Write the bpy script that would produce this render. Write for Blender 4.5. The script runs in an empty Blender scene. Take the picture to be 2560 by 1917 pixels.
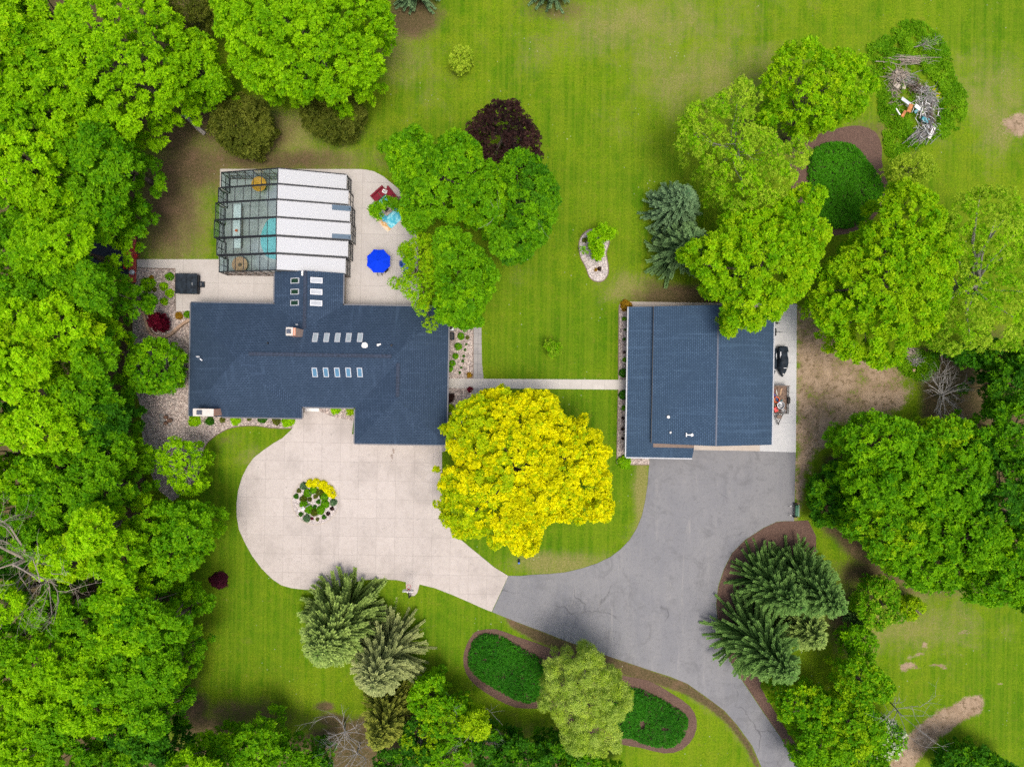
import bpy, bmesh, math, random
import numpy as np
from math import radians, sin, cos, pi, sqrt
from mathutils import Vector, Matrix

# ---------------------------------------------------------------- camera, sky, sun, exposure
SC = bpy.context.scene
COL = SC.collection
H = 77.0            # flying height of the drone above the ground, metres
S = 0.045           # metres on the ground per photo pixel (photo is 2560 px wide)
TH = radians(1.0)   # the drone was turned by about a degree against the buildings

cam = bpy.data.cameras.new("camera")
cam_o = bpy.data.objects.new("camera", cam)
COL.objects.link(cam_o)
cam_o.location = (0, 0, H)
cam_o.rotation_euler = (0, 0, TH)
cam.sensor_fit = 'HORIZONTAL'
cam.angle = 2 * math.atan(1280 * S / H)
cam.clip_start = 0.5
cam.clip_end = 6000
SC.camera = cam_o

SUN_EL, SUN_AZ = radians(77), radians(150)     # azimuth from the top of the picture, clockwise
world = bpy.data.worlds.new("World")
SC.world = world
world.use_nodes = True
wn = world.node_tree
wn.nodes.clear()
sky = wn.nodes.new("ShaderNodeTexSky")
sky.sky_type = 'NISHITA'
sky.sun_disc = False
sky.sun_elevation = SUN_EL
sky.sun_rotation = SUN_AZ
sky.air_density = 1.0
sky.dust_density = 6.0
sky.ozone_density = 1.0
bg = wn.nodes.new("ShaderNodeBackground")
bg.inputs[1].default_value = 0.135
wo = wn.nodes.new("ShaderNodeOutputWorld")
wn.links.new(sky.outputs[0], bg.inputs[0])
wn.links.new(bg.outputs[0], wo.inputs[0])

sun = bpy.data.lights.new("sun", 'SUN')
sun.energy = 1.5
sun.angle = radians(20)
sun.color = (1.0, 0.93, 0.83)
sun_o = bpy.data.objects.new("sun", sun)
COL.objects.link(sun_o)
sd = Vector((sin(SUN_AZ) * cos(SUN_EL), cos(SUN_AZ) * cos(SUN_EL), sin(SUN_EL)))
sun_o.rotation_euler = sd.to_track_quat('Z', 'Y').to_euler()
sun_o.location = sd * 300

SC.view_settings.view_transform = 'Standard'
SC.view_settings.look = 'None'
SC.view_settings.gamma = 1
SC.view_settings.exposure = 0.57
SC.render.engine = 'CYCLES'
SC.cycles.max_bounces = 7
SC.cycles.diffuse_bounces = 3
SC.cycles.glossy_bounces = 3
SC.cycles.transmission_bounces = 4
SC.cycles.transparent_max_bounces = 8
SC.cycles.use_denoising = False
SC.cycles.denoiser = 'OPENIMAGEDENOISE'
SC.cycles.denoising_input_passes = 'RGB_ALBEDO_NORMAL'

# ---------------------------------------------------------------- picture pixel -> world
def W(px, py, z=0.0):
    k = S * (H - z) / H
    dx, dy = (px - 1280) * k, (958.5 - py) * k
    return (dx * cos(TH) - dy * sin(TH), dx * sin(TH) + dy * cos(TH), z)

def WP(pts, z=0.0):
    return [W(p[0], p[1], z)[:2] for p in pts]

# ---------------------------------------------------------------- objects, tags
def tag(o, label=None, cat=None, group=None, kind=None):
    if label: o["label"] = label
    if cat: o["category"] = cat
    if group: o["group"] = group
    if kind: o["kind"] = kind
    return o

def thing(name, label, cat, loc=(0, 0, 0), rz=0.0, group=None):
    o = bpy.data.objects.new(name, None)
    COL.objects.link(o)
    o.empty_display_size = 0.3
    o.location = loc
    o.rotation_euler = (0, 0, rz)
    return tag(o, label, cat, group)

def world_offset(parent):
    x = Vector((0, 0, 0))
    while parent is not None:
        x += parent.location
        parent = parent.parent
    return x

class MB:
    """collects shapes and links them as one mesh object"""
    def __init__(s):
        s.v, s.f, s.uv = [], [], None
    def add(s, vs, fs):
        n = len(s.v)
        s.v += [tuple(a) for a in vs]
        s.f += [tuple(i + n for i in f) for f in fs]
        return s
    def box(s, c, d, rz=0.0, m=None, bev=0.0):
        x, y, z = d[0] / 2, d[1] / 2, d[2] / 2
        if bev > 0:
            bm = bmesh.new()
            bmesh.ops.create_cube(bm, size=1.0)
            bmesh.ops.scale(bm, vec=d, verts=bm.verts)
            bmesh.ops.bevel(bm, geom=bm.edges[:], offset=bev, segments=2, profile=0.6, affect='EDGES')
            vs = [v.co.copy() for v in bm.verts]
            bm.verts.index_update()
            fs = [tuple(v.index for v in f.verts) for f in bm.faces]
            bm.free()
        else:
            vs = [Vector(p) for p in ((-x,-y,-z),(x,-y,-z),(x,y,-z),(-x,y,-z),(-x,-y,z),(x,-y,z),(x,y,z),(-x,y,z))]
            fs = [(3,2,1,0),(4,5,6,7),(0,1,5,4),(1,2,6,5),(2,3,7,6),(3,0,4,7)]
        R = m if m is not None else Matrix.Rotation(rz, 3, 'Z')
        return s.add([R @ v + Vector(c) for v in vs], fs)
    def bar(s, a, b, w, h=None):
        """rectangular bar from a to b"""
        a, b = Vector(a), Vector(b)
        d = b - a
        q = d.to_track_quat('X', 'Z').to_matrix()
        return s.box((a + b) / 2, (d.length, w, h or w), m=q)
    def prism(s, poly, z0, z1):
        n = len(poly)
        ar = sum(poly[i][0] * poly[(i+1) % n][1] - poly[(i+1) % n][0] * poly[i][1] for i in range(n))
        if ar < 0: poly = poly[::-1]
        vs = [(p[0], p[1], z0) for p in poly] + [(p[0], p[1], z1) for p in poly]
        fs = [tuple(range(n, 2 * n))] + [(i, (i+1) % n, n + (i+1) % n, n + i) for i in range(n)]
        return s.add(vs, fs)
    def tube(s, path, rad, n=6, cap=True):
        path = [Vector(p) for p in path]
        if not hasattr(rad, '__len__'): rad = [rad] * len(path)
        vs, fs = [], []
        for i, p in enumerate(path):
            t = (path[min(i+1, len(path)-1)] - path[max(i-1, 0)])
            if t.length < 1e-6: t = Vector((0, 0, 1))
            t.normalize()
            u = t.orthogonal() if abs(t.z) > .9 else t.cross(Vector((0, 0, 1)))
            u.normalize()
            w = t.cross(u)
            for k in range(n):
                a = 2 * pi * k / n
                vs.append(p + (u * cos(a) + w * sin(a)) * rad[i])
        for i in range(len(path) - 1):
            for k in range(n):
                k2 = (k + 1) % n
                fs.append((i*n+k, i*n+k2, (i+1)*n+k2, (i+1)*n+k))
        if cap:
            fs.append(tuple(range(n))[::-1])
            fs.append(tuple(range((len(path)-1)*n, len(path)*n)))
        return s.add(vs, fs)
    def lathe(s, prof, c=(0, 0, 0), n=20, axis=None):
        vs, fs = [], []
        for r, z in prof:
            for k in range(n):
                a = 2 * pi * k / n
                vs.append(Vector((r * cos(a), r * sin(a), z)))
        for i in range(len(prof) - 1):
            for k in range(n):
                k2 = (k + 1) % n
                fs.append((i*n+k, i*n+k2, (i+1)*n+k2, (i+1)*n+k))
        if prof[0][0] > 1e-4: fs.append(tuple(range(n))[::-1])
        if prof[-1][0] > 1e-4: fs.append(tuple(range((len(prof)-1)*n, len(prof)*n)))
        if axis is not None:
            q = Vector(axis).to_track_quat('Z', 'Y').to_matrix()
            vs = [q @ v for v in vs]
        return s.add([v + Vector(c) for v in vs], fs)
    def torus(s, c, R, r, n=28, m=8, axis=None):
        vs, fs = [], []
        for i in range(n):
            a = 2*pi*i/n
            for j in range(m):
                b = 2*pi*j/m
                vs.append(Vector(((R+r*cos(b))*cos(a), (R+r*cos(b))*sin(a), r*sin(b))))
        for i in range(n):
            for j in range(m):
                fs.append((i*m+j, ((i+1)%n)*m+j, ((i+1)%n)*m+(j+1)%m, i*m+(j+1)%m))
        if axis is not None:
            q = Vector(axis).to_track_quat('Z', 'Y').to_matrix()
            vs = [q @ v for v in vs]
        return s.add([v + Vector(c) for v in vs], fs)
    def ribbon(s, pts, w, z0, z1, closed=False):
        P = [Vector((p[0], p[1])) for p in pts]
        n = len(P)
        L, R_ = [], []
        for i in range(n):
            a = P[(i-1) % n] if (closed or i > 0) else P[i]
            b = P[(i+1) % n] if (closed or i < n-1) else P[i]
            d = (b - a)
            d = d.normalized() if d.length > 1e-6 else Vector((1, 0))
            q = Vector((-d.y, d.x)) * w / 2
            L.append(P[i] + q); R_.append(P[i] - q)
        vs = []
        for i in range(n):
            vs += [(L[i].x, L[i].y, z0), (L[i].x, L[i].y, z1), (R_[i].x, R_[i].y, z1), (R_[i].x, R_[i].y, z0)]
        fs = []
        for i in range(n if closed else n-1):
            j = (i+1) % n
            for k in range(3):
                fs.append((i*4+k, i*4+k+1, j*4+k+1, j*4+k))
        if not closed:
            fs += [(0, 1, 2, 3), ((n-1)*4+3, (n-1)*4+2, (n-1)*4+1, (n-1)*4)]
        return s.add(vs, fs)
    def build(s, name, mat, parent=None, local=False, loc=None, smooth=False, **tags):
        off = Vector((0, 0, 0)) if local else world_offset(parent)
        me = bpy.data.meshes.new(name)
        o = bpy.data.objects.new(name, me)
        if loc is not None and parent is None:
            off = Vector(loc); o.location = loc
        me.from_pydata([Vector(v) - off for v in s.v], [], s.f)
        if s.uv is not None:
            ul = me.uv_layers.new(name="UVMap")
            flat = [c for uv in s.uv for c in uv]
            ul.data.foreach_set("uv", flat)
        bm = bmesh.new(); bm.from_mesh(me)
        bmesh.ops.recalc_face_normals(bm, faces=bm.faces)
        bm.to_mesh(me); bm.free()
        if smooth:
            me.polygons.foreach_set("use_smooth", [True] * len(me.polygons))
        if mat: me.materials.append(mat)
        COL.objects.link(o)
        o.parent = parent
        tag(o, **tags)
        return o

def copy_tree(o, parent=None):
    c = o.copy(); COL.objects.link(c); c.parent = parent
    for ch in list(o.children): copy_tree(ch, c)
    return c

def smooth_poly(pts, n=4, closed=True):
    """Catmull-Rom through the points"""
    P = [Vector(p[:2]) for p in pts]; N = len(P); out = []
    for i in range(N if closed else N - 1):
        a, b, c, d = (P[(i+k) % N] if closed else P[min(max(i+k, 0), N-1)] for k in (-1, 0, 1, 2))
        for k in range(n):
            t = k / n
            out.append(tuple(0.5 * ((2*b) + (c-a)*t + (2*a-5*b+4*c-d)*t*t + (3*b-a-3*c+d)*t**3)))
    if not closed: out.append(tuple(P[-1]))
    return out

# ---------------------------------------------------------------- materials
def new_mat(name):
    m = bpy.data.materials.new(name); m.use_nodes = True
    nt = m.node_tree
    b = nt.nodes["Principled BSDF"]
    return m, nt, b

def N(nt, t, **kw):
    n = nt.nodes.new(t)
    for k, v in kw.items():
        if k in n.inputs: n.inputs[k].default_value = v
        else: setattr(n, k, v)
    return n

def L(nt, a, b): nt.links.new(a, b)

def coords(nt, scale=(1, 1, 1), rot=(0, 0, 0), kind="Object"):
    tc = N(nt, "ShaderNodeTexCoord")
    mp = N(nt, "ShaderNodeMapping")
    mp.inputs["Scale"].default_value = scale
    mp.inputs["Rotation"].default_value = rot
    L(nt, tc.outputs[kind], mp.inputs[0])
    return mp.outputs[0]

def noise(nt, co, scale, detail=4, rough=0.55, dist=0.0):
    n = N(nt, "ShaderNodeTexNoise")
    n.inputs["Scale"].default_value = scale
    n.inputs["Detail"].default_value = detail
    n.inputs["Roughness"].default_value = rough
    n.inputs["Distortion"].default_value = dist
    L(nt, co, n.inputs["Vector"])
    return n.outputs[0]

def math_(nt, op, a, b=None, c=None, clamp=False):
    n = N(nt, "ShaderNodeMath"); n.operation = op; n.use_clamp = clamp
    for i, x in enumerate((a, b, c)):
        if x is None: continue
        if isinstance(x, (int, float)): n.inputs[i].default_value = x
        else: L(nt, x, n.inputs[i])
    return n.outputs[0]

def remap(nt, x, a, b, c=0.0, d=1.0):
    n = N(nt, "ShaderNodeMapRange"); n.interpolation_type = 'SMOOTHSTEP'
    n.inputs[1].default_value = a; n.inputs[2].default_value = b
    n.inputs[3].default_value = c; n.inputs[4].default_value = d
    L(nt, x, n.inputs[0])
    return n.outputs[0]

def mix(nt, f, a, b, mode='MIX'):
    n = N(nt, "ShaderNodeMix"); n.data_type = 'RGBA'; n.blend_type = mode
    ins = (n.inputs[0], n.inputs[6], n.inputs[7])
    for i, x in zip(ins, (f, a, b)):
        if isinstance(x, (int, float)): i.default_value = x
        elif isinstance(x, (tuple, list)): i.default_value = (*x, 1) if len(x) == 3 else x
        else: L(nt, x, i)
    return n.outputs[2]

def bump(nt, b, h, strength=0.3, dist=0.05):
    n = N(nt, "ShaderNodeBump"); n.inputs["Strength"].default_value = strength
    n.inputs["Distance"].default_value = dist
    L(nt, h, n.inputs["Height"]); L(nt, n.outputs[0], b.inputs["Normal"])

def plain(name, col, rough=0.6, metal=0.0, var=0.12, scale=6.0, spec=0.4):
    """a plain finish with slight wear"""
    m, nt, b = new_mat(name)
    co = coords(nt)
    n1 = noise(nt, co, scale, 5)
    dark = tuple(c * (1 - var * 1.6) for c in col); light = tuple(min(1, c * (1 + var)) for c in col)
    L(nt, mix(nt, remap(nt, n1, .3, .7), dark, light), b.inputs["Base Color"])
    b.inputs["Roughness"].default_value = rough
    b.inputs["Metallic"].default_value = metal
    b.inputs["Specular IOR Level"].default_value = spec
    return m

def joints(nt, co, px, py, w, ox=0.0, oy=0.0):
    """thin line mask on a grid"""
    sx = N(nt, "ShaderNodeSeparateXYZ"); L(nt, co, sx.inputs[0])
    out = None
    for ch, per, o in ((0, px, ox), (1, py, oy)):
        if not per: continue
        f = math_(nt, 'PINGPONG', math_(nt, 'ADD', sx.outputs[ch], o), per / 2)
        k = math_(nt, 'LESS_THAN', f, w / 2)
        out = k if out is None else math_(nt, 'MAXIMUM', out, k)
    return out

def concrete(name, c1, c2, jx, jy, jw=0.05, ox=0.0, oy=0.0, stain=0.5, jdark=0.55):
    m, nt, b = new_mat(name)
    co = coords(nt)
    n1 = noise(nt, co, 0.25, 4, .6); n2 = noise(nt, co, 1.6, 6, .65); n3 = noise(nt, co, 14, 4, .7)
    n4 = noise(nt, co, 4.5, 5, .75)
    c = mix(nt, remap(nt, n2, .3, .72), c1, c2)
    c = mix(nt, math_(nt, 'MULTIPLY', remap(nt, n4, .5, .72), .35 * (stain + .2)), c, tuple(x * .6 for x in c1))
    c = mix(nt, math_(nt, 'MULTIPLY', remap(nt, noise(nt, coords(nt, (.6, .09, 1), (0, 0, .8)), 1, 5, .7, 1.5), .55, .72), .3 * stain), c, tuple(x * .55 for x in c1))
    c = mix(nt, math_(nt, 'MULTIPLY', remap(nt, n1, .45, .75), stain), c, tuple(x * .72 for x in c1))
    st = math_(nt, 'MULTIPLY', remap(nt, n2, .56, .74), stain * .9)
    c = mix(nt, st, c, tuple(x * .62 for x in c1))
    c = mix(nt, math_(nt, 'MULTIPLY', remap(nt, n3, .3, .7), .22), c, tuple(x * .75 for x in c1))
    if jx or jy:
        # every slab has a slightly different tone
        sx = N(nt, "ShaderNodeSeparateXYZ"); L(nt, co, sx.inputs[0])
        ix = math_(nt, 'FLOOR', math_(nt, 'DIVIDE', math_(nt, 'ADD', sx.outputs[0], ox), jx or 1e3))
        iy = math_(nt, 'FLOOR', math_(nt, 'DIVIDE', math_(nt, 'ADD', sx.outputs[1], oy), jy or 1e3))
        cb = N(nt, "ShaderNodeCombineXYZ"); L(nt, ix, cb.inputs[0]); L(nt, iy, cb.inputs[1])
        wn_ = N(nt, "ShaderNodeTexWhiteNoise"); wn_.noise_dimensions = '3D'; L(nt, cb.outputs[0], wn_.inputs[0])
        c = mix(nt, math_(nt, 'MULTIPLY', wn_.outputs[0], .16), c, tuple(x * .6 for x in c1))
        j = joints(nt, co, jx, jy, jw, ox, oy)
        c = mix(nt, math_(nt, 'MULTIPLY', j, jdark), c, tuple(x * .35 for x in c1))
    L(nt, c, b.inputs["Base Color"])
    b.inputs["Roughness"].default_value = 0.85
    b.inputs["Specular IOR Level"].default_value = 0.25
    bump(nt, b, n3, .15, .02)
    return m

def stones(name, cols, scale=7.0):
    m, nt, b = new_mat(name)
    co = coords(nt)
    v = N(nt, "ShaderNodeTexVoronoi"); v.inputs["Scale"].default_value = scale
    L(nt, co, v.inputs["Vector"])
    sp = N(nt, "ShaderNodeSeparateColor"); L(nt, v.outputs["Color"], sp.inputs[0])
    r = N(nt, "ShaderNodeValToRGB")
    e = r.color_ramp.elements
    e[0].position = 0; e[0].color = (*cols[0], 1)
    e[1].position = 1; e[1].color = (*cols[-1], 1)
    for i, c in enumerate(cols[1:-1]):
        k = e.new((i + 1) / (len(cols) - 1)); k.color = (*c, 1)
    L(nt, sp.outputs[0], r.inputs[0])
    d = remap(nt, v.outputs["Distance"], .35, .75)
    n = noise(nt, co, 1.3, 4)
    c = mix(nt, math_(nt, 'MULTIPLY', d, .55), r.outputs[0], tuple(x * .3 for x in cols[0]))
    c = mix(nt, math_(nt, 'MULTIPLY', remap(nt, n, .45, .75), .3), c, tuple(x * .5 for x in cols[1]))
    L(nt, c, b.inputs["Base Color"])
    b.inputs["Roughness"].default_value = .85
    bump(nt, b, math_(nt, 'SUBTRACT', 1.0, v.outputs["Distance"]), .6, .06)
    return m

def mulch_mat(name, a, b_, scale=9):
    m, nt, b = new_mat(name)
    co = coords(nt)
    n1 = noise(nt, co, scale, 6, .75, 1.0); n2 = noise(nt, co, .8, 4)
    n3 = noise(nt, co, scale * 2.2, 3, .8)
    c = mix(nt, remap(nt, n1, .35, .65), a, b_)
    c = mix(nt, math_(nt, 'MULTIPLY', remap(nt, n2, .4, .7), .5), c, tuple(x * 1.5 for x in a))
    c = mix(nt, math_(nt, 'MULTIPLY', remap(nt, n3, .6, .72), .7), c, tuple(min(.5, x * 1.9 + .03) for x in b_))
    L(nt, c, b.inputs["Base Color"]); b.inputs["Roughness"].default_value = .95
    bump(nt, b, n1, .5, .05)
    return m

def shingle(name, cols, row=0.2, wid=0.34, use_uv=True):
    m, nt, b = new_mat(name)
    co = coords(nt, kind="UV")
    br = N(nt, "ShaderNodeTexBrick")
    br.offset = .5
    br.inputs["Color1"].default_value = (*cols[0], 1)
    br.inputs["Color2"].default_value = (*cols[1], 1)
    br.inputs["Mortar"].default_value = (*[x * .45 for x in cols[0]], 1)
    br.inputs["Scale"].default_value = 1
    br.inputs["Mortar Size"].default_value = .035
    br.inputs["Mortar Smooth"].default_value = .3
    br.inputs["Brick Width"].default_value = wid
    br.inputs["Row Height"].default_value = row
    L(nt, co, br.inputs["Vector"])
    n1 = noise(nt, co, .35, 4); n2 = noise(nt, co, 9, 4, .7)
    c = mix(nt, math_(nt, 'MULTIPLY', remap(nt, n2, .35, .7), .5), br.outputs[0], cols[2])
    c = mix(nt, math_(nt, 'MULTIPLY', remap(nt, n1, .35, .65), .45), c, tuple(x * .68 for x in cols[0]))
    c = mix(nt, math_(nt, 'MULTIPLY', remap(nt, noise(nt, coords(nt, (2.5, .12, 1), kind='UV'), 1, 5, .7), .5, .75), .35), c, tuple(x * 1.35 for x in cols[1]))
    c = mix(nt, math_(nt, 'MULTIPLY', remap(nt, noise(nt, co, 2.6, 5, .8), .66, .76), .3), c, (.10, .095, .08))
    L(nt, c, b.inputs["Base Color"])
    b.inputs["Roughness"].default_value = .85
    b.inputs["Specular IOR Level"].default_value = .15
    bump(nt, b, br.outputs["Fac"], -.3, .02)
    return m

def leaf_mat(name, trans=0.35, rough=.5):
    m, nt, b = new_mat(name)
    at = N(nt, "ShaderNodeAttribute"); at.attribute_name = "leaf_colour"
    L(nt, at.outputs["Color"], b.inputs["Base Color"])
    b.inputs["Roughness"].default_value = rough
    b.inputs["Specular IOR Level"].default_value = .07
    tr = N(nt, "ShaderNodeBsdfTranslucent")
    L(nt, at.outputs["Color"], tr.inputs[0])
    mx = N(nt, "ShaderNodeMixShader"); mx.inputs[0].default_value = trans
    out = nt.nodes["Material Output"]
    L(nt, b.outputs[0], mx.inputs[1]); L(nt, tr.outputs[0], mx.inputs[2]); L(nt, mx.outputs[0], out.inputs[0])
    return m

def thin_glass(name, tint=(.75, .88, .9), spec=0.12, rough=0.02):
    m, nt, b = new_mat(name)
    nt.nodes.remove(b)
    tr = N(nt, "ShaderNodeBsdfTransparent"); tr.inputs[0].default_value = (*tint, 1)
    gl = N(nt, "ShaderNodeBsdfGlossy"); gl.inputs["Roughness"].default_value = rough
    fr = N(nt, "ShaderNodeFresnel"); fr.inputs[0].default_value = 1.5
    mx = N(nt, "ShaderNodeMixShader")
    L(nt, math_(nt, 'ADD', fr.outputs[0], spec, clamp=True), mx.inputs[0])
    L(nt, tr.outputs[0], mx.inputs[1]); L(nt, gl.outputs[0], mx.inputs[2])
    L(nt, mx.outputs[0], nt.nodes["Material Output"].inputs[0])
    return m

M = {}
M['leaf'] = leaf_mat("leaf", .48)
M['needle'] = leaf_mat("needle", .15, .6)
M['petal'] = leaf_mat("petal", .4)
M['bark'] = mulch_mat("bark", (.07, .05, .04), (.16, .12, .09), 5)
M['pale_bark'] = mulch_mat("pale_bark", (.22, .20, .18), (.38, .35, .31), 5)
M['dead_wood'] = mulch_mat("dead_wood", (.20, .165, .13), (.36, .31, .26), 4)
M['grey_wood'] = mulch_mat("grey_wood", (.17, .165, .16), (.33, .32, .31), 4)
M['gravel'] = stones("gravel", [(.20, .16, .145), (.46, .37, .33), (.32, .28, .265), (.58, .50, .45), (.40, .335, .31)], 6.5)
M['pale_gravel'] = stones("pale_gravel", [(.36, .31, .30), (.55, .49, .46), (.45, .41, .41), (.66, .60, .56)], 7)
M['mulch'] = mulch_mat("mulch", (.055, .030, .022), (.15, .09, .065))
M['drive'] = concrete("drive_concrete", (.43, .388, .36), (.50, .458, .43), 2.09, 2.09, .035, .35, .75, .8, .38)
M['patio'] = concrete("patio_concrete", (.42, .393, .37), (.475, .45, .428), 4.0, 2.9, .04, 1.2, .9, .3, .4)
M['walk'] = concrete("walk_concrete", (.46, .435, .405), (.52, .495, .465), 1.3, 0, .035, 0, 0, .2, .35)
M['slab'] = concrete("slab_concrete", (.44, .45, .46), (.52, .525, .53), 0, 3.4, .04, 0, .5, .25, .4)
M['apron'] = concrete("apron_concrete", (.42, .37, .32), (.48, .43, .38), 2.6, 0, .04, 0, 0, .3, .4)
M['paver'] = concrete("paver_stone", (.27, .265, .265), (.36, .345, .335), .9, 1.15, .05, .3, .2, .4, .6)
M['shingle'] = shingle("roof_shingle", ((.034, .060, .104), (.053, .086, .142), (.017, .032, .062)))
M['shingle_barn'] = shingle("barn_shingle", ((.043, .080, .136), (.063, .110, .178), (.025, .048, .088)), .2, .34)
M['ridge'] = plain("ridge_shingle", (.026, .038, .066), .85, var=.3, scale=5)
M['white_panel'] = plain("white_panel", (.72, .735, .76), .35, var=.03, scale=.6)
def panel_mat():
    m, nt, b = new_mat("white_panel")
    b.inputs["Base Color"].default_value = (.60, .62, .65, 1); b.inputs["Roughness"].default_value = .35
    tr = N(nt, "ShaderNodeBsdfTranslucent"); tr.inputs[0].default_value = (.62, .64, .68, 1)
    mx = N(nt, "ShaderNodeMixShader"); mx.inputs[0].default_value = .35
    L(nt, b.outputs[0], mx.inputs[1]); L(nt, tr.outputs[0], mx.inputs[2]); L(nt, mx.outputs[0], nt.nodes["Material Output"].inputs[0])
    return m
M['white_panel'] = panel_mat()
M['dark_alu'] = plain("dark_aluminium", (.018, .021, .026), .45, .2, var=.2)
M['alu'] = plain("pale_aluminium", (.55, .57, .6), .4, .3, var=.06)
M['white'] = plain("white_paint", (.72, .72, .70), .5, var=.05)
M['cream'] = plain("cream_siding", (.40, .35, .29), .75, var=.1)
M['brown_wall'] = plain("brown_siding", (.10, .065, .045), .8, var=.25)
M['pale_gutter'] = plain("pale_gutter", (.30, .32, .35), .5, .2, var=.1)
M['gutter'] = plain("gutter_metal", (.11, .115, .13), .5, .2, var=.1)
M['brown_metal'] = plain("brown_metal", (.13, .09, .07), .55, .2, var=.15)
M['black'] = plain("black_vinyl", (.016, .024, .035), .6, var=.3, scale=2.5, spec=.15)
M['black_metal'] = plain("black_metal", (.02, .02, .022), .5, .4, var=.2)
M['wood'] = plain("weathered_wood", (.17, .115, .085), .85, var=.35, scale=8)
M['tan_wood'] = plain("tan_timber", (.42, .28, .17), .8, var=.25, scale=6)
M['orange'] = plain("orange_plastic", (.72, .13, .03), .45, var=.1)
M['amber'] = plain("amber_fabric", (.80, .36, .03), .7, var=.12)
M['peach'] = plain("peach_fabric", (.55, .30, .17), .7, var=.12)
M['red'] = plain("red_plastic", (.55, .03, .03), .45, var=.12)
M['red_court'] = plain("red_court_paint", (.46, .075, .06), .75, var=.12)
M['navy_court'] = plain("navy_court_paint", (.022, .028, .045), .75, var=.2)
M['maroon'] = plain("maroon_cloth", (.17, .006, .02), .85, var=.15)
M['blue'] = plain("blue_cloth", (.001, .036, .60), .8, var=.05, spec=.1)
M['blue_plastic'] = plain("blue_plastic", (.01, .09, .42), .5, var=.1)
M['green_paint'] = plain("green_paint", (.004, .10, .045), .5, var=.2)
M['mint'] = plain("pale_green_paint", (.20, .36, .26), .5, var=.12)
M['teal'] = plain("teal_plastic", (.06, .30, .36), .5, var=.12)
M['grey_plastic'] = plain("grey_plastic", (.30, .30, .31), .6, var=.15)
M['rubber'] = plain("tyre_rubber", (.015, .015, .016), .8, var=.2)
M['rust'] = plain("rusty_sheet", (.42, .17, .06), .85, var=.3)
M['pane'] = thin_glass("glazing", (.76, .89, .92), .09, .10)
M['wall_tan'] = stones("stone_block", [(.30, .20, .14), (.42, .30, .21), (.36, .25, .18)], 1.6)

def brick_mat():
    m, nt, b = new_mat("chimney_brick")
    co = coords(nt, rot=(radians(90), 0, 0))
    br = N(nt, "ShaderNodeTexBrick")
    br.inputs["Color1"].default_value = (.48, .19, .11, 1)
    br.inputs["Color2"].default_value = (.58, .29, .19, 1)
    br.inputs["Mortar"].default_value = (.5, .42, .36, 1)
    br.inputs["Scale"].default_value = 1
    br.inputs["Mortar Size"].default_value = .02
    br.inputs["Brick Width"].default_value = .3
    br.inputs["Row Height"].default_value = .12
    L(nt, co, br.inputs["Vector"])
    L(nt, br.outputs[0], b.inputs["Base Color"]); b.inputs["Roughness"].default_value = .85
    return m
M['brick'] = brick_mat()

def skylight_glass():
    m, nt, b = new_mat("skylight_glass")
    b.inputs["Base Color"].default_value = (.025, .06, .08, 1)
    b.inputs["Roughness"].default_value = .06
    b.inputs["Specular IOR Level"].default_value = 1.0
    b.inputs["Coat Weight"].default_value = 1.0
    b.inputs["Coat IOR"].default_value = 1.9
    return m
M['skylight'] = skylight_glass()
def reflection_pane(name, col):
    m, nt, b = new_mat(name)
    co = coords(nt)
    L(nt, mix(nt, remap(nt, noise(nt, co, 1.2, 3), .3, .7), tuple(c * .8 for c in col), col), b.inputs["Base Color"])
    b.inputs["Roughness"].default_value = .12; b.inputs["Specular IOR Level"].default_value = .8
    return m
M['pane_pale'] = reflection_pane("pale_reflection", (.30, .35, .37))  # reflected sky and trees as plain pane colours, one per roof slope
M['pane_white'] = reflection_pane("white_reflection", (.40, .43, .47))
M['pane_blue'] = reflection_pane("blue_reflection", (.075, .20, .32))
M['pane_green'] = reflection_pane("green_reflection", (.012, .035, .025))

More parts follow.
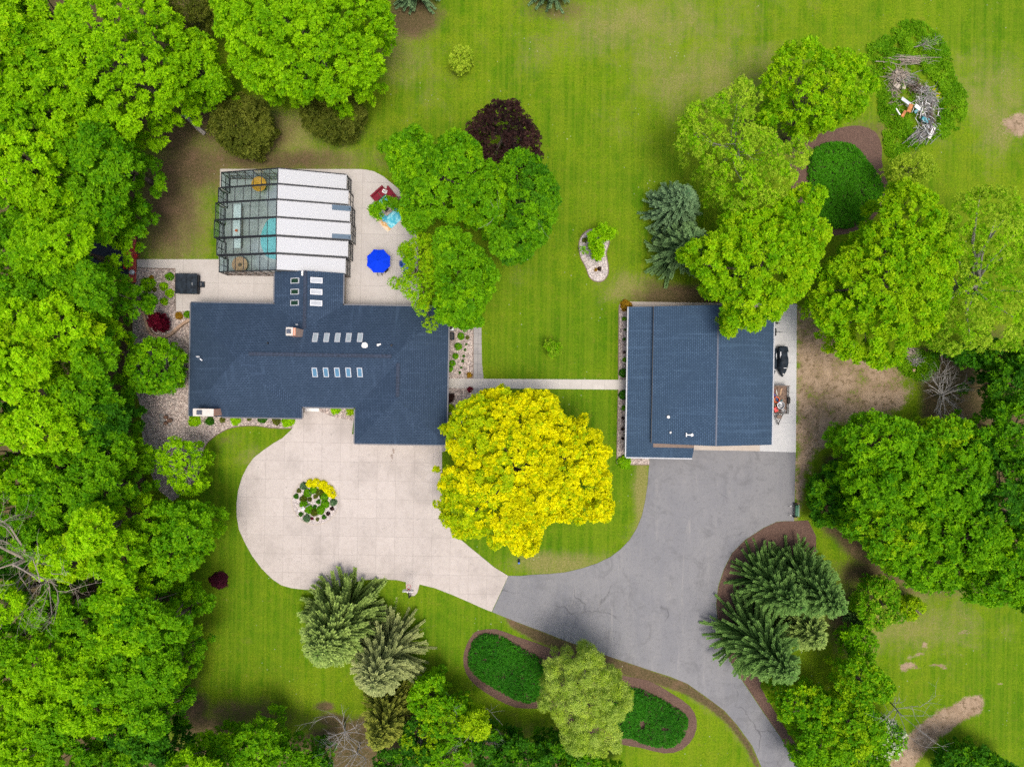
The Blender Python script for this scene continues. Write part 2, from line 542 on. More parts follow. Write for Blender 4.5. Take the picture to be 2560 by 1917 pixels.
def asphalt_mat():
    m, nt, b = new_mat("asphalt")
    co = coords(nt)
    n1 = noise(nt, co, .12, 5, .6, .6); n2 = noise(nt, co, .9, 6, .65); n3 = noise(nt, co, 20, 4, .7)
    st = noise(nt, coords(nt, (.25, .06, 1), (0, 0, .45)), 1.0, 5, .65, .8)
    c = mix(nt, remap(nt, n1, .3, .7), (.165, .17, .188), (.20, .203, .215))
    c = mix(nt, math_(nt, 'MULTIPLY', remap(nt, st, .42, .62), .45), c, (.235, .235, .24))
    c = mix(nt, math_(nt, 'MULTIPLY', remap(nt, n2, .55, .75), .35), c, (.28, .275, .27))
    c = mix(nt, math_(nt, 'MULTIPLY', remap(nt, n2, .45, .28), .4), c, (.10, .102, .11))
    c = mix(nt, math_(nt, 'MULTIPLY', remap(nt, n3, .3, .7), .25), c, (.10, .10, .105))
    c = mix(nt, math_(nt, 'MULTIPLY', remap(nt, noise(nt, co, 3.5, 6, .8), .5, .68), .55), c, (.115, .117, .12))
    c = mix(nt, math_(nt, 'MULTIPLY', remap(nt, noise(nt, co, .35, 6, .75, 1.0), .5, .66), .6), c, (.128, .13, .137))
    c = mix(nt, math_(nt, 'MULTIPLY', remap(nt, noise(nt, coords(nt, (.9, .08, 1), (0, 0, .35)), 1.2, 6, .75, 1.2), .56, .72), .5), c, (.29, .28, .27))
    # long cracks
    vo = N(nt, "ShaderNodeTexVoronoi"); vo.feature = 'DISTANCE_TO_EDGE'; vo.inputs["Scale"].default_value = .11
    wv = N(nt, "ShaderNodeVectorMath"); wv.operation = 'ADD'
    nn = N(nt, "ShaderNodeTexNoise"); nn.inputs["Scale"].default_value = .5; nn.inputs["Detail"].default_value = 5
    L(nt, co, nn.inputs["Vector"])
    sc = N(nt, "ShaderNodeVectorMath"); sc.operation = 'SCALE'; sc.inputs["Scale"].default_value = 2.2
    L(nt, nn.outputs["Color"], sc.inputs[0]); L(nt, co, wv.inputs[0]); L(nt, sc.outputs[0], wv.inputs[1])
    L(nt, wv.outputs[0], vo.inputs["Vector"])
    cr = remap(nt, vo.outputs["Distance"], .0, .012, 1, 0)
    cr = math_(nt, 'MULTIPLY', cr, remap(nt, n1, .38, .52, .55, .0))
    c = mix(nt, cr, c, (.05, .05, .055))
    L(nt, c, b.inputs["Base Color"]); b.inputs["Roughness"].default_value = .85
    b.inputs["Specular IOR Level"].default_value = .3
    return m
M['asphalt'] = asphalt_mat()

def rug_mat():
    m, nt, b = new_mat("printed_rug")
    co = coords(nt)
    n1 = noise(nt, co, 1.6, 5, .6, 1.2)
    c = mix(nt, remap(nt, n1, .4, .62), (.05, .38, .52), (.30, .66, .74))
    sx = N(nt, "ShaderNodeSeparateXYZ"); L(nt, co, sx.inputs[0])
    k = math_(nt, 'ADD', math_(nt, 'MULTIPLY', n1, 1.2), math_(nt, 'MULTIPLY', sx.outputs[0], -.75))
    c = mix(nt, remap(nt, k, 1.35, 1.55), c, (.55, .30, .08))
    c = mix(nt, remap(nt, k, 1.62, 1.72), c, (.62, .50, .36))
    c = mix(nt, remap(nt, k, 1.95, 2.1), c, (.35, .55, .62))
    L(nt, c, b.inputs["Base Color"]); b.inputs["Roughness"].default_value = .95
    return m
M['rug'] = rug_mat()

def water_mat():
    m, nt, b = new_mat("pool_water")
    b.inputs["Base Color"].default_value = (.20, .58, .58, 1)
    b.inputs["Roughness"].default_value = .05
    co = coords(nt); bump(nt, b, noise(nt, co, 2.0, 3), .05, .05)
    return m
M['water'] = water_mat()
# ================================================================ GROUND
def inside(P, poly):
    """vectorised point in polygon"""
    x, y = P[:, 0], P[:, 1]; q = np.asarray(poly); c = np.zeros(len(P), bool)
    for i in range(len(q)):
        x1, y1 = q[i]; x2, y2 = q[i-1]
        if y1 == y2: continue
        k = ((y1 > y) != (y2 > y)) & (x < (x2-x1) * (y-y1) / (y2-y1) + x1)
        c ^= k
    return c

def edge_dist(P, poly):
    q = np.asarray(poly); d = np.full(len(P), 1e9)
    for i in range(len(q)):
        a, b = q[i-1], q[i]; ab = b - a; l = (ab ** 2).sum()
        if l < 1e-9: continue
        t = np.clip(((P - a) @ ab) / l, 0, 1)
        d = np.minimum(d, np.hypot(*(P - a - t[:, None] * ab).T))
    return d

# wear and growth on the ground, in photo pixels: centre, radii, amount
DRY = [(1620,60,330,110,.6),(1700,150,160,70,.55),(1560,20,120,50,.6),(1460,120,60,60,.5),(2330,1560,200,110,.55),(2500,330,90,120,.5),(1380,110,260,110,.35),(1800,200,260,130,.6),(1560,300,200,80,.3),(2480,230,140,130,.6),(2200,1530,190,110,.8),
       (2280,1460,120,60,.7),(430,520,110,170,.95),(480,420,160,90,.8),(720,400,300,45,.75),(640,340,200,80,.8),(1010,110,90,130,.6),(1100,230,160,90,.35),
       (1400,1410,150,35,.8),(1605,1230,22,110,.95),(1590,1340,30,60,.6),(640,1140,70,40,.5),(570,1100,60,40,.4),(1900,800,300,60,.3),
       (2150,350,60,90,.6),(1500,900,60,30,.2),(2420,1480,120,60,.5),(1000,1640,60,40,.2),(1300,700,40,60,.35),(1560,720,90,50,.6),(2350,300,150,160,.3)]
SOIL = [(430,520,100,180,.72),(470,420,130,90,.75),(680,400,300,40,.7),(600,330,170,80,.7),(860,360,80,60,.4),(600,1790,210,60,.6),(470,1700,50,120,.5),(440,330,90,75,.85),(500,260,60,90,.8),(700,390,190,22,.55),(580,380,130,30,.6),(1035,40,75,60,.95),(1000,110,60,80,.4),(1385,20,100,45,.6),(1700,745,130,36,.95),  # bare soil, plus brown tone on the lawn beside and under trees
        (1640,720,70,40,.6),(1790,745,60,30,.9),(810,1765,28,14,.9),(830,1800,46,18,1.0),(800,1820,70,40,.55),(640,1790,120,60,.4),(480,1770,60,50,.8),(520,1830,90,50,.9),
        (2330,1465,120,40,.6),(2190,1430,130,40,.8),(2120,1560,60,90,.8),(1960,350,70,70,.6),(2180,330,80,60,.5),
        (2500,860,60,60,.6),(2480,940,60,50,.4),(1340,1830,110,40,.5),(1500,1880,130,30,.45),(1270,1780,70,24,.35),(1230,1530,10,8,.2),
        (560,1100,22,12,.5),(535,1125,20,14,.4),(620,1600,40,22,.35),(500,1550,40,60,.4),(450,1640,60,90,.7),(1850,370,60,120,.5),(880,330,80,40,.5)]
SAND = [(2545,312,52,38,.9),(2270,1662,24,10,.9),(2262,1672,14,8,1.0),(2290,1667,16,8,.9),(2345,1662,26,8,.9),(2360,1668,14,7,.9),(2310,1612,14,8,.9),(2300,1632,16,7,.8),(2280,1640,20,6,.7),
        (2357,1636,10,6,.6),(2410,1580,26,10,.75),(2500,1710,12,4,.7),(2470,1785,20,5,.5),(800,1752,14,8,.5),(2060,1105,24,20,.85),(2320,1590,40,20,.3)]
LUSH = [(1450,1050,170,120,1),(1430,850,180,120,.8),(1300,1350,230,90,.9),(1560,1100,60,200,.8),(1150,1600,170,140,.8),(560,1400,120,260,.7),(700,1560,120,100,.6),(2500,1750,130,200,.6),
        (900,1500,120,50,.8),(1500,480,230,200,.35),(1250,740,160,100,.5),(2480,60,140,120,.6),(540,1110,120,50,.5),(520,1250,60,160,.7)]
DIRT_POLY = [(1970,745),(2090,800),(2160,860),(2260,890),(2290,960),(2270,1030),(2180,1080),(2100,1090),(2050,1140),(2030,1220),(2010,1310),(1970,1312)]
VERGE = [(1250,1530),(1292,1552),(1418,1600),(1522,1638),(1633,1675),(1718,1705),(1765,1738),(1811,1772),(1843,1810),(1880,1862),(1904,1925),(1890,1925),(1862,1868),(1822,1815),(1770,1770),(1700,1730),(1640,1712),(1560,1690),(1430,1640),(1330,1600),(1280,1570)]
TRACK = [(2212,1935),(2232,1893),(2264,1842),(2302,1803),(2352,1770),(2415,1742),(2452,1734),(2464,1760),(2452,1785),(2420,1800),(2388,1820),(2350,1845),(2318,1878),(2292,1910),(2280,1935)]
WOODS = [(-400,-400),(470,-400),(520,130),(560,240),(430,270),(350,320),(352,420),(352,640),(345,860),(330,1100),(372,1250),(420,1420),(440,1600),(430,1800),(420,1860),(700,1850),(900,1790),(1040,1760),(1180,1800),(1300,1850),(1480,1900),(1480,2400),(-400,2400)]
EASTW = [(2300,860),(2480,900),(2700,860),(2700,1540),(2480,1500),(2300,1440),(2150,1420),(2060,1330),(2030,1230),(2060,1140),(2200,1090),(2300,1050)]

def build_ground():
    xs = np.unique(np.concatenate([np.arange(-72, 72.01, .4), -np.geomspace(72.4, 3000, 24), np.geomspace(72.4, 3000, 24)]))
    ys = np.unique(np.concatenate([np.arange(-54, 54.01, .4), -np.geomspace(54.4, 3000, 24), np.geomspace(54.4, 3000, 24)]))
    X, Y = np.meshgrid(xs, ys)
    nx, ny = len(xs), len(ys)
    V = np.stack([X.ravel(), Y.ravel(), np.zeros(nx*ny)], 1)
    i = np.arange(nx*ny).reshape(ny, nx)
    F = np.stack([i[:-1, :-1], i[:-1, 1:], i[1:, 1:], i[1:, :-1]], -1).reshape(-1, 4)
    me = bpy.data.meshes.new("ground")
    me.vertices.add(len(V)); me.vertices.foreach_set("co", V.ravel().astype(np.float32))
    me.loops.add(F.size); me.loops.foreach_set("vertex_index", F.ravel().astype(np.int32))
    me.polygons.add(len(F)); me.polygons.foreach_set("loop_start", np.arange(0, F.size, 4, dtype=np.int32))
    me.update()
    # back to photo pixels for the maps of wear
    c, s_ = cos(TH), sin(TH)
    PX = np.stack([1280 + (V[:, 0]*c + V[:, 1]*s_) / S, 958.5 - (-V[:, 0]*s_ + V[:, 1]*c) / S], 1)
    def field(lst):
        f = np.zeros(len(V))
        for x, y, a, b_, k in lst:
            d = np.hypot((PX[:, 0]-x)/a, (PX[:, 1]-y)/b_)
            f = np.maximum(f, k * np.exp(-.8*d*d))
        return f
    def pf(poly, soft, amt):
        ins = inside(PX, poly); d = edge_dist(PX, poly)
        return amt * np.clip(np.where(ins, .5 + d/soft, .5 - d/soft), 0, 1)
    dry, soil, sand, lush = field(DRY), field(SOIL), field(SAND), field(LUSH)
    sand = np.maximum(sand, pf(DIRT_POLY, 70, .76)); sand = np.maximum(sand, pf(TRACK, 34, 1.05))
    soil = np.maximum(soil, pf(VERGE, 14, .85)); dry = np.maximum(dry, pf(VERGE, 50, .8))
    soil = np.maximum(soil, pf(WOODS, 50, 1.0)); soil = np.maximum(soil, pf(EASTW, 50, .9))
    for n, a in (("dry", dry), ("soil", soil), ("sand", sand), ("lush", lush)):
        me.attributes.new(n, 'FLOAT', 'POINT').data.foreach_set("value", a.astype(np.float32))
    m, nt, b = new_mat("lawn")
    co = coords(nt)
    def att(n):
        k = N(nt, "ShaderNodeAttribute"); k.attribute_name = n; return k.outputs["Fac"]
    big = noise(nt, co, .07, 4, .6); mid = noise(nt, co, .5, 5, .65); fine = noise(nt, co, 5, 5, .75); tiny = noise(nt, co, 16, 3, .8)
    streak = noise(nt, coords(nt, (1.1, .16, 1)), .8, 6, .7, .6)
    streak2 = noise(nt, coords(nt, (.14, .9, 1)), .8, 5, .7, .6)
    g = mix(nt, remap(nt, noise(nt, co, .16, 6, .7, .5), .40, .60), (.068, .162, .002), (.140, .236, .004))
    g = mix(nt, math_(nt, 'MULTIPLY', remap(nt, streak, .42, .62), .5), g, (.145, .20, .008))
    g = mix(nt, math_(nt, 'MULTIPLY', remap(nt, streak2, .4, .7), .4), g, (.075, .155, .006))
    g = mix(nt, math_(nt, 'MULTIPLY', remap(nt, mid, .45, .62), .6), g, (.165, .225, .008))
    g = mix(nt, math_(nt, 'MULTIPLY', att("lush"), .8), g, mix(nt, remap(nt, mid, .35, .7), (.040, .128, .003), (.078, .185, .004)))
    g = mix(nt, math_(nt, 'MULTIPLY', remap(nt, fine, .42, .60), .65), g, (.036, .095, .003))
    g = mix(nt, math_(nt, 'MULTIPLY', remap(nt, tiny, .52, .70), .45), g, (.19, .24, .03))
    g = mix(nt, math_(nt, 'MULTIPLY', remap(nt, noise(nt, co, 9, 4, .8), .55, .72), .5), g, (.022, .062, .003))
    g = mix(nt, math_(nt, 'MULTIPLY', remap(nt, noise(nt, co, 1.3, 6, .75, .4), .54, .70), .55), g, (.16, .165, .022))
    g = mix(nt, math_(nt, 'MULTIPLY', remap(nt, noise(nt, co, 2.6, 6, .8), .55, .68), .5), g, (.030, .085, .003))
    mow = noise(nt, coords(nt, (2.1, .035, 1)), 1.0, 3, .6)
    g = mix(nt, math_(nt, 'MULTIPLY', remap(nt, mow, .40, .60), .38), g, (.155, .215, .012))
    mow2 = noise(nt, coords(nt, (.03, 1.9, 1)), 1.0, 3, .6)
    g = mix(nt, math_(nt, 'MULTIPLY', remap(nt, mow2, .45, .62), .10), g, (.050, .135, .003))
    # dry grass
    dk = math_(nt, 'ADD', att("dry"), math_(nt, 'ADD', math_(nt, 'MULTIPLY', streak, .45), math_(nt, 'ADD', math_(nt, 'MULTIPLY', noise(nt, co, .22, 6, .75, .5), 1.15), math_(nt, 'MULTIPLY', fine, .55))))
    dcol = mix(nt, remap(nt, fine, .35, .65), (.155, .145, .045), (.27, .225, .10))
    g = mix(nt, math_(nt, 'MULTIPLY', remap(nt, dk, 1.3, 1.9), .72), g, dcol)
    # bare soil, litter and brown lawn tone
    sk = math_(nt, 'ADD', math_(nt, 'MULTIPLY', att("soil"), 1.5), math_(nt, 'ADD', math_(nt, 'MULTIPLY', mid, .8), math_(nt, 'MULTIPLY', fine, .5)))
    scol = mix(nt, remap(nt, fine, .35, .65), (.050, .040, .020), (.125, .085, .05))
    scol = mix(nt, math_(nt, 'MULTIPLY', remap(nt, mid, .5, .7), .5), scol, (.17, .10, .07))
    g = mix(nt, math_(nt, 'MULTIPLY', remap(nt, sk, 1.05, 1.75), .92), g, scol)
    # sand and dusty tracks
    ak = math_(nt, 'ADD', math_(nt, 'MULTIPLY', att("sand"), 1.5), math_(nt, 'ADD', math_(nt, 'MULTIPLY', mid, 1.6), math_(nt, 'MULTIPLY', fine, 1.2)))
    acol = mix(nt, remap(nt, mid, .35, .65), (.225, .155, .105), (.34, .25, .18))
    acol = mix(nt, math_(nt, 'MULTIPLY', remap(nt, noise(nt, co, 1.7, 6, .75), .52, .60), .8), acol, (.13, .09, .055))
    vd = N(nt, "ShaderNodeTexVoronoi"); vd.inputs["Scale"].default_value = 1.4; L(nt, co, vd.inputs["Vector"])
    sd_ = math_(nt, 'MULTIPLY', remap(nt, vd.outputs["Distance"], .10, .05), remap(nt, noise(nt, co, .2, 3), .5, .6))
    g = mix(nt, math_(nt, 'MULTIPLY', sd_, .6), g, (.42, .42, .36))
    g = mix(nt, math_(nt, 'MULTIPLY', remap(nt, ak, 2.1, 2.5), .95), g, acol)
    L(nt, g, b.inputs["Base Color"]); b.inputs["Roughness"].default_value = .95
    b.inputs["Specular IOR Level"].default_value = .03
    bump(nt, b, fine, .5, .08)
    me.materials.append(m)
    o = bpy.data.objects.new("ground", me); COL.objects.link(o)
    tag(o, kind='structure')
build_ground()

def flat(name, mat, pts, z1, z0=-.06, smooth=0, **tags):
    P = WP(pts)
    if smooth: P = smooth_poly(P, smooth)
    return MB().prism(P, z0, z1).build(name, M[mat], kind='structure', **tags)

DRIVE = [(755.6,1018),(755,1045),(739,1047),(732.8,1065),(729.5,1073),(706.7,1094.5),(684,1107.6),(658,1125.5),(635,1143.5),(618.7,1166),(605.6,1192),(595.9,1225),(591.6,1257.6),(592,1290),(597.5,1322.8),(612,1355),(630,1388),(654.5,1420.6),(680.6,1446.7),(703.5,1462),(729.5,1469.5),(762,1473.2),(794.8,1472.8),(840,1466),(869.8,1459.7),(889,1453.9),(915,1448.5),(951,1447),(990,1449),(1014.8,1453.9),(1015.5,1470),(1018,1482),(1026,1488.5),(1036,1488.5),(1043,1482),(1049,1460),(1088,1469.5),(1133.9,1487.5),(1170,1503),(1200,1516.8),(1229,1528.5),(1270.8,1439),(1235,1417),(1200,1388),(1176,1368.5),(1147,1344),(1127,1322.8),(1114,1300),(1107.8,1277),(1105,1247.8),(1105,1085),(880,1085),(884,1051),(853.5,1046),(820.8,1037.5),(799.6,1027.7),(798,1018)]
flat("driveway", 'drive', DRIVE, .045)
M['oil'] = mulch_mat("oil_stain", (.20, .16, .14), (.30, .255, .225), 3)
for sx_, sy_, sr_ in ((984,1125,3.2),(984.5,1131,2.4),(979.5,1139,3.4),(981,1145,2.2),(979,1152,1.2),(1062,1149,1.0)):
    c_ = W(sx_, sy_)
    MB().prism([(c_[0] + S*sr_*1.1*cos(a*pi/6)*(1+.25*sin(a*2.3+sx_)), c_[1] + S*sr_*1.1*sin(a*pi/6)*(1+.25*cos(a*1.7+sy_))) for a in range(12)], .0452, .0492).build("oil_stain", M['oil'], kind='structure')
ASPH = [(1271.6,1438.5),(1299,1439),(1331.7,1436),(1372,1434),(1412.8,1430),(1455,1420),(1494,1407),(1527,1391),(1552,1372),(1574,1349),(1592,1320),(1605,1288),(1613,1250.6),(1619,1210),(1622,1169.6),(1624.7,1144),(1624,1122),(1989,1122),(1988.6,1150),(1984.8,1302),(1960,1302),(1940.8,1303.8),(1908,1319),(1862,1349),(1829.7,1381.6),(1808.8,1423),(1795,1465),(1790,1511),(1795,1567),(1804,1613),(1834,1668.8),(1871,1724),(1908,1780),(1950,1840),(1989.5,1909.6),(2030,1990),(2100,2120),(2010,2120),(1950,2010),(1904,1917),(1880.6,1863),(1843.6,1812),(1811,1775),(1764.8,1740.5),(1718.5,1708),(1675,1690),(1633.4,1677),(1552,1649.7),(1522.7,1640),(1470,1620),(1418.5,1602.5),(1356.7,1578),(1291.6,1553.7),(1230.4,1529)]
flat("asphalt_drive", 'asphalt', ASPH, .036)
PATIO = [(550.7,423),(900,423.5),(917,425),(934.8,429),(958,441),(975,455),(1000,475),(1022,510),(1036,550),(1044,600),(1047,660),(1047,780),(690,780),(690,765),(690,776),(440,778),(439,671),(343,669),(343,648.5),(547,648.5)]
flat("patio", 'patio', PATIO, .05)
flat("walkway", 'walk', [(1112,946),(1573,949.5),(1573,974),(1112,969.5)], .056)
flat("side_slab", 'slab', [(1926,760),(1991.7,760),(1989.3,1130.3),(1899,1127.5),(1899,1100),(1926,1100)], .052)
flat("apron", 'apron', [(1720,1105),(1899,1105),(1899,1127.3),(1720,1124)], .047)
flat("kerb_strip", 'apron', [(1570,754),(1800,757.5),(1930,759),(1930,772),(1570,769)], .04)
flat("front_step", 'white', [(755.5,1014),(798,1015),(798,1028),(756,1027)], .16)
GRAVEL = [(343,669),(439,671),(440,778),(480,778),(480,1030),(740,1030),(740,1048),(733.5,1065),(730,1069.6),(705,1070),(676.5,1068.7),(655,1065),(638.8,1063),(618,1063),(598,1064.6),(580,1068),(566,1072.5),(540,1087),(520,1104),(511,1118),(503,1160),(494,1195),(470,1225),(431,1253),(398.6,1226),(380,1190),(373,1168),(362,1135),(355,1080),(353,1023),(337,969),(330,900),(333,760)]
flat("gravel_bed", 'gravel', GRAVEL, .022)
flat("gravel_bed", 'gravel', [(798,1014),(895,1014),(895,1052),(884,1051),(853.5,1046),(820.8,1037.5),(799.6,1027.7)], .024)
flat("gravel_bed", 'gravel', [(1100,800),(1182,800),(1183,945),(1183,990),(1170,1025),(1148,1060),(1120,1100),(1095,1105)], .020)
flat("paver_path", 'paver', [(1183,800),(1203.5,800),(1204,860),(1205,910),(1209,946),(1209,972),(1204,990),(1194,1020),(1176,1055),(1150,1095),(1112,1128),(1104,1130),(1104,1100),(1122,1098),(1150,1058),(1172,1025),(1183,992)], .028)
flat("gravel_bed", 'gravel', [(1553.5,754),(1548.5,762),(1547,776),(1545.8,942),(1541.7,1150),(1542,1156),(1546,1160),(1623.6,1160.5),(1623.6,1138),(1580,1138),(1580,754)], .023)
KID = [(1474,574),(1490,573),(1504,576),(1516,585),(1523,600),(1522,612),(1516,630),(1517,645),(1520,660),(1521,680),(1517,692),(1508,702),(1497,704.5),(1484,702),(1473,692),(1467,675),(1460,660),(1452,645),(1447.5,625),(1448,605),(1454,590),(1463,580)]
flat("gravel_bed", 'pale_gravel', KID, .03, smooth=2)
MB().ribbon(smooth_poly(WP(KID), 2), .10, -.02, .06, True).build("bed_edging", M['brown_metal'], kind='structure')
for path in ([(1548.3,762),(1547,776),(1545.8,942)],[(1545.5,976),(1541.7,1150),(1542,1157),(1547,1161),(1623.6,1161.5)],
             [(730,1070.3),(705,1070.8),(676.5,1069.5),(655,1066),(638.8,1064),(618,1064),(598,1065.6),(580,1069),(566,1073.5),(540,1088),(520,1105),(511,1119),(503,1160),(494,1195),(470,1225)],
             [(1183,800),(1183,945)],[(343,670.5),(438,672.5),(438.5,777)]):
    MB().ribbon(WP(path), .09, -.02, .045).build("bed_edging", M['brown_metal'], kind='structure')
flat("mulch_bed", 'mulch', [(1985,335),(2020,345),(2062,330),(2110,318),(2150,315),(2190,332),(2205,370),(2204,400),(2212,440),(2222,475),(2205,520),(2150,575),(2080,590),(2040,600),(2010,560),(1985,500),(1975,440),(1975,380)], .018, smooth=2)
flat("mulch_bed", 'mulch', [(1984.5,1302),(1960,1302.5),(1940.8,1304.5),(1908,1320),(1862,1350),(1830.5,1382),(1809.5,1424),(1796,1466),(1791,1511),(1796,1567),(1805,1613),(1835,1668),(1872,1723.5),(1909,1779.5),(1951,1839.5),(1990.5,1909),(2032,1990),(2062,1990),(2010,1890),(1950,1800),(1900,1715),(1920,1640),(2000,1560),(2040,1450),(2040,1340),(2020,1300)], .019)
LB = [(1210.6,1586.5),(1240,1588),(1282,1609),(1318,1629),(1350.6,1648),(1385,1680),(1360,1733),(1331,1757),(1298.5,1754),(1249.7,1729.7),(1200.8,1700),(1174.8,1674),(1170,1648),(1178,1616),(1192,1595)]
RB = [(1500,1735),(1540,1722),(1578,1721),(1617,1731),(1666,1757),(1698.5,1776.7),(1719,1796),(1716.4,1828.8),(1695,1861),(1666,1871),(1617,1863),(1581,1848),(1540,1842),(1490,1800)]
NB = [(2028,377),(2062,358),(2100,353),(2138,363),(2167.8,394),(2189,423.5),(2210,461.5),(2200,510),(2150,560),(2090,570),(2060,560),(2041,533),(2028,482.6),(2022,440),(2023,400)]
def outset(poly, d):
    q = np.array(poly, float); c = q.mean(0); v = q - c
    return (q + v / np.hypot(*v.T)[:, None] * d).tolist()
flat("mulch_bed", 'mulch', [(1195,1576),(1240,1572),(1290,1590),(1340,1606),(1390,1625),(1470,1650),(1560,1688),(1620,1700),(1680,1733),(1725,1765),(1742,1800),(1735,1840),(1705,1873),(1660,1882),(1600,1868),(1540,1858),(1460,1840),(1380,1775),(1335,1770),(1290,1768),(1240,1746),(1190,1713),(1165,1682),(1158,1645),(1166,1612),(1180,1588)], .016, smooth=2)
flat("sport_court", 'navy_court', [(150,590),(322,592),(322,698),(150,697)], .030)
flat("sport_court_border", 'red_court', [(322.5,592),(341,592),(341,698.5),(322.5,698.5)], .031)
flat("sport_court_border", 'red_court', [(150,581),(341,583),(341,591.5),(150,589.5)], .031)
flat("sport_court_border", 'red_court', [(150,697.5),(341,699),(341,706),(150,705)], .031)
# turning circle planting
CX, CY = 788.2, 1252.7
cwx, cwy, _ = W(CX, CY)
circ = [(cwx + 2.55*cos(2*pi*i/48), cwy + 2.55*sin(2*pi*i/48)) for i in range(48)]
MB().prism(circ, -.05, .075).build("gravel_bed", M['pale_gravel'], kind='structure')
MB().ribbon([(cwx + 2.64*cos(2*pi*i/48), cwy + 2.64*sin(2*pi*i/48)) for i in range(48)], .11, -.02, .09, True).build("bed_edging", M['apron'], kind='structure')
# low retaining wall
WALL = [(341,716),(343,735),(352,765),(362,785),(369,807),(377,828),(391,840),(410,843.5),(430,836),(447.5,820),(465,807),(479,799)]
wl = MB().ribbon(smooth_poly(WP(WALL), 4, False), .30, -.05, .42).build("retaining_wall", M['wall_tan'])
tag(wl, "low curved tan stone wall around the dark red maple", "wall")

# ================================================================ HOUSE
EZ = 2.8
hx0 = W(475, 900, EZ)[0]; hyn = W(780, 761.5, EZ)[1]; hys = W(614, 1042.5, EZ)[1]; hxw = W(754.8, 1030, EZ)[0]
hym = W(820, 1018, EZ)[1]; hxe = W(1119.8, 900, EZ)[0]
ex0 = W(886.8, 1080, EZ)[0]; eys = W(1000, 1110, EZ)[1]
kx0 = W(686.5, 720, EZ)[0]; kx1 = W(858, 720, EZ)[0]

class Roof(MB):
    def __init__(s):
        super().__init__(); s.uv = []
    def face(s, pts, e=None):
        """a roof face; u runs along the eave (first edge), v up the slope"""
        P = [Vector(p) for p in pts]
        a = (P[1] - P[0]).normalized()
        n = (P[1]-P[0]).cross(P[2]-P[0]).normalized()
        b = n.cross(a)
        k = len(s.v); s.v += [tuple(p) for p in P]; s.f.append(tuple(range(k, k+len(P))))
        s.uv += [(a.dot(p), b.dot(p)) for p in P]
    def hip(s, x0, x1, y0, y1, z, p, axis='x', h0=True, h1=True, fas=.2):
        if axis == 'y':
            T = lambda q: (q[1], q[0], q[2]); x0, x1, y0, y1 = y0, y1, x0, x1
        else:
            T = lambda q: q
        hf = (y1-y0)/2; ym = (y0+y1)/2; zr = z + hf*p
        r0 = x0 + hf if h0 else x0; r1 = x1 - hf if h1 else x1
        if r0 > r1: r0 = r1 = (x0+x1)/2
        A, B, C, D = (x0,y0,z), (x1,y0,z), (x1,y1,z), (x0,y1,z)
        R0, R1 = (r0,ym,zr), (r1,ym,zr)
        s.face([T(A), T(B)] + ([T(R1), T(R0)] if r1 > r0 else [T(R0)]))
        s.face([T(C), T(D)] + ([T(R0), T(R1)] if r1 > r0 else [T(R0)]))
        s.face([T(D), T(A), T(R0)]); s.face([T(B), T(C), T(R1)])
        zf = z - fas
        for a, b in ((A,B),(B,C),(C,D),(D,A)):
            s.face([T((a[0],a[1],zf)), T((b[0],b[1],zf)), T(b), T(a)])
        s.face([T((q[0],q[1],zf)) for q in (D,C,B,A)])
        return T(R0), T(R1)
    def quad(s, pts, th=.18):
        """a single sloping plane with thickness; first edge is the eave"""
        s.face(pts)
        dn = [(p[0], p[1], p[2]-th) for p in pts]
        for i in range(len(pts)):
            j = (i+1) % len(pts)
            s.face([dn[i], dn[j], pts[j], pts[i]])
        s.face(dn[::-1])

house = thing("house", "low house with blue-grey hipped shingle roofs and many skylights, beside the pale turning circle", "house", (W(800, 900)[0], W(800, 900)[1], 0))
rf = Roof()
PIT = .5
pc, _ = rf.hip(hx0, hxw, hys, hyn, EZ, PIT, 'x')
xm = (hx0 + hxw)/2
main = rf.hip(xm, hxe, hym, hyn - .004, EZ - .004, PIT, 'x', False, True)
MY = (hym + hyn)/2
wing = rf.hip(ex0, hxe - .002, eys, MY, EZ - .008, PIT, 'y', True, False)
kyn = W(770, 679, 3.5)[1]
con = rf.hip(kx0, kx1, MY + .3, kyn, EZ - .002, .37, 'y', False, False)
# little cricket behind the large chimney
rf.build("roof", M['shingle'], house)
rv = MB()
zr = main[0][2]
def ridge(a, b, w, axis):
    a, b = Vector(a), Vector(b)
    rv.bar(a + Vector((0,0,-.03)), b + Vector((0,0,-.03)), w, .16)
ridge((W(622, 890, zr)[0], MY, zr), (main[1][0] - .1, MY, zr), .36, 'x')
ridge((wing[0][0], wing[0][1] + .2, wing[0][2]), (wing[0][0], W(996, 908, 5.3)[1], wing[0][2]), .34, 'y')
ridge((con[0][0], W(762, 822, 4.2)[1], con[0][2]), (con[0][0], kyn - .02, con[0][2]), .34, 'y')
rv.build("ridge_vent", M['ridge'], house)
gt = MB()
GZ = EZ - .06; gw = .13
def gut(x0, y0, x1, y1):
    if abs(x1-x0) > abs(y1-y0): gt.box(((x0+x1)/2, y0, GZ), (abs(x1-x0), gw, .14))
    else: gt.box((x0, (y0+y1)/2, GZ), (gw, abs(y1-y0), .14))
o_ = .065
gut(hx0 - o_, hys, hx0 - o_, hyn); gut(hx0, hyn + o_, kx0 - .15, hyn + o_); gut(kx1 + .15, hyn + o_, hxe, hyn + o_)
gut(kx0 - o_, hyn + .15, kx0 - o_, kyn - .1); gut(kx1 + o_, hyn + .15, kx1 + o_, kyn - .1)
gut(W(556, 1041, EZ)[0], hys - o_, hxw, hys - o_); gut(hxw + o_, hys, hxw + o_, hym - .15); gut(hxw + .15, hym - o_, ex0 - .15, hym - o_)
gut(ex0 - o_, eys, ex0 - o_, hym - .15); gut(ex0, eys - o_, hxe, eys - o_); gut(hxe + o_, eys, hxe + o_, hyn)
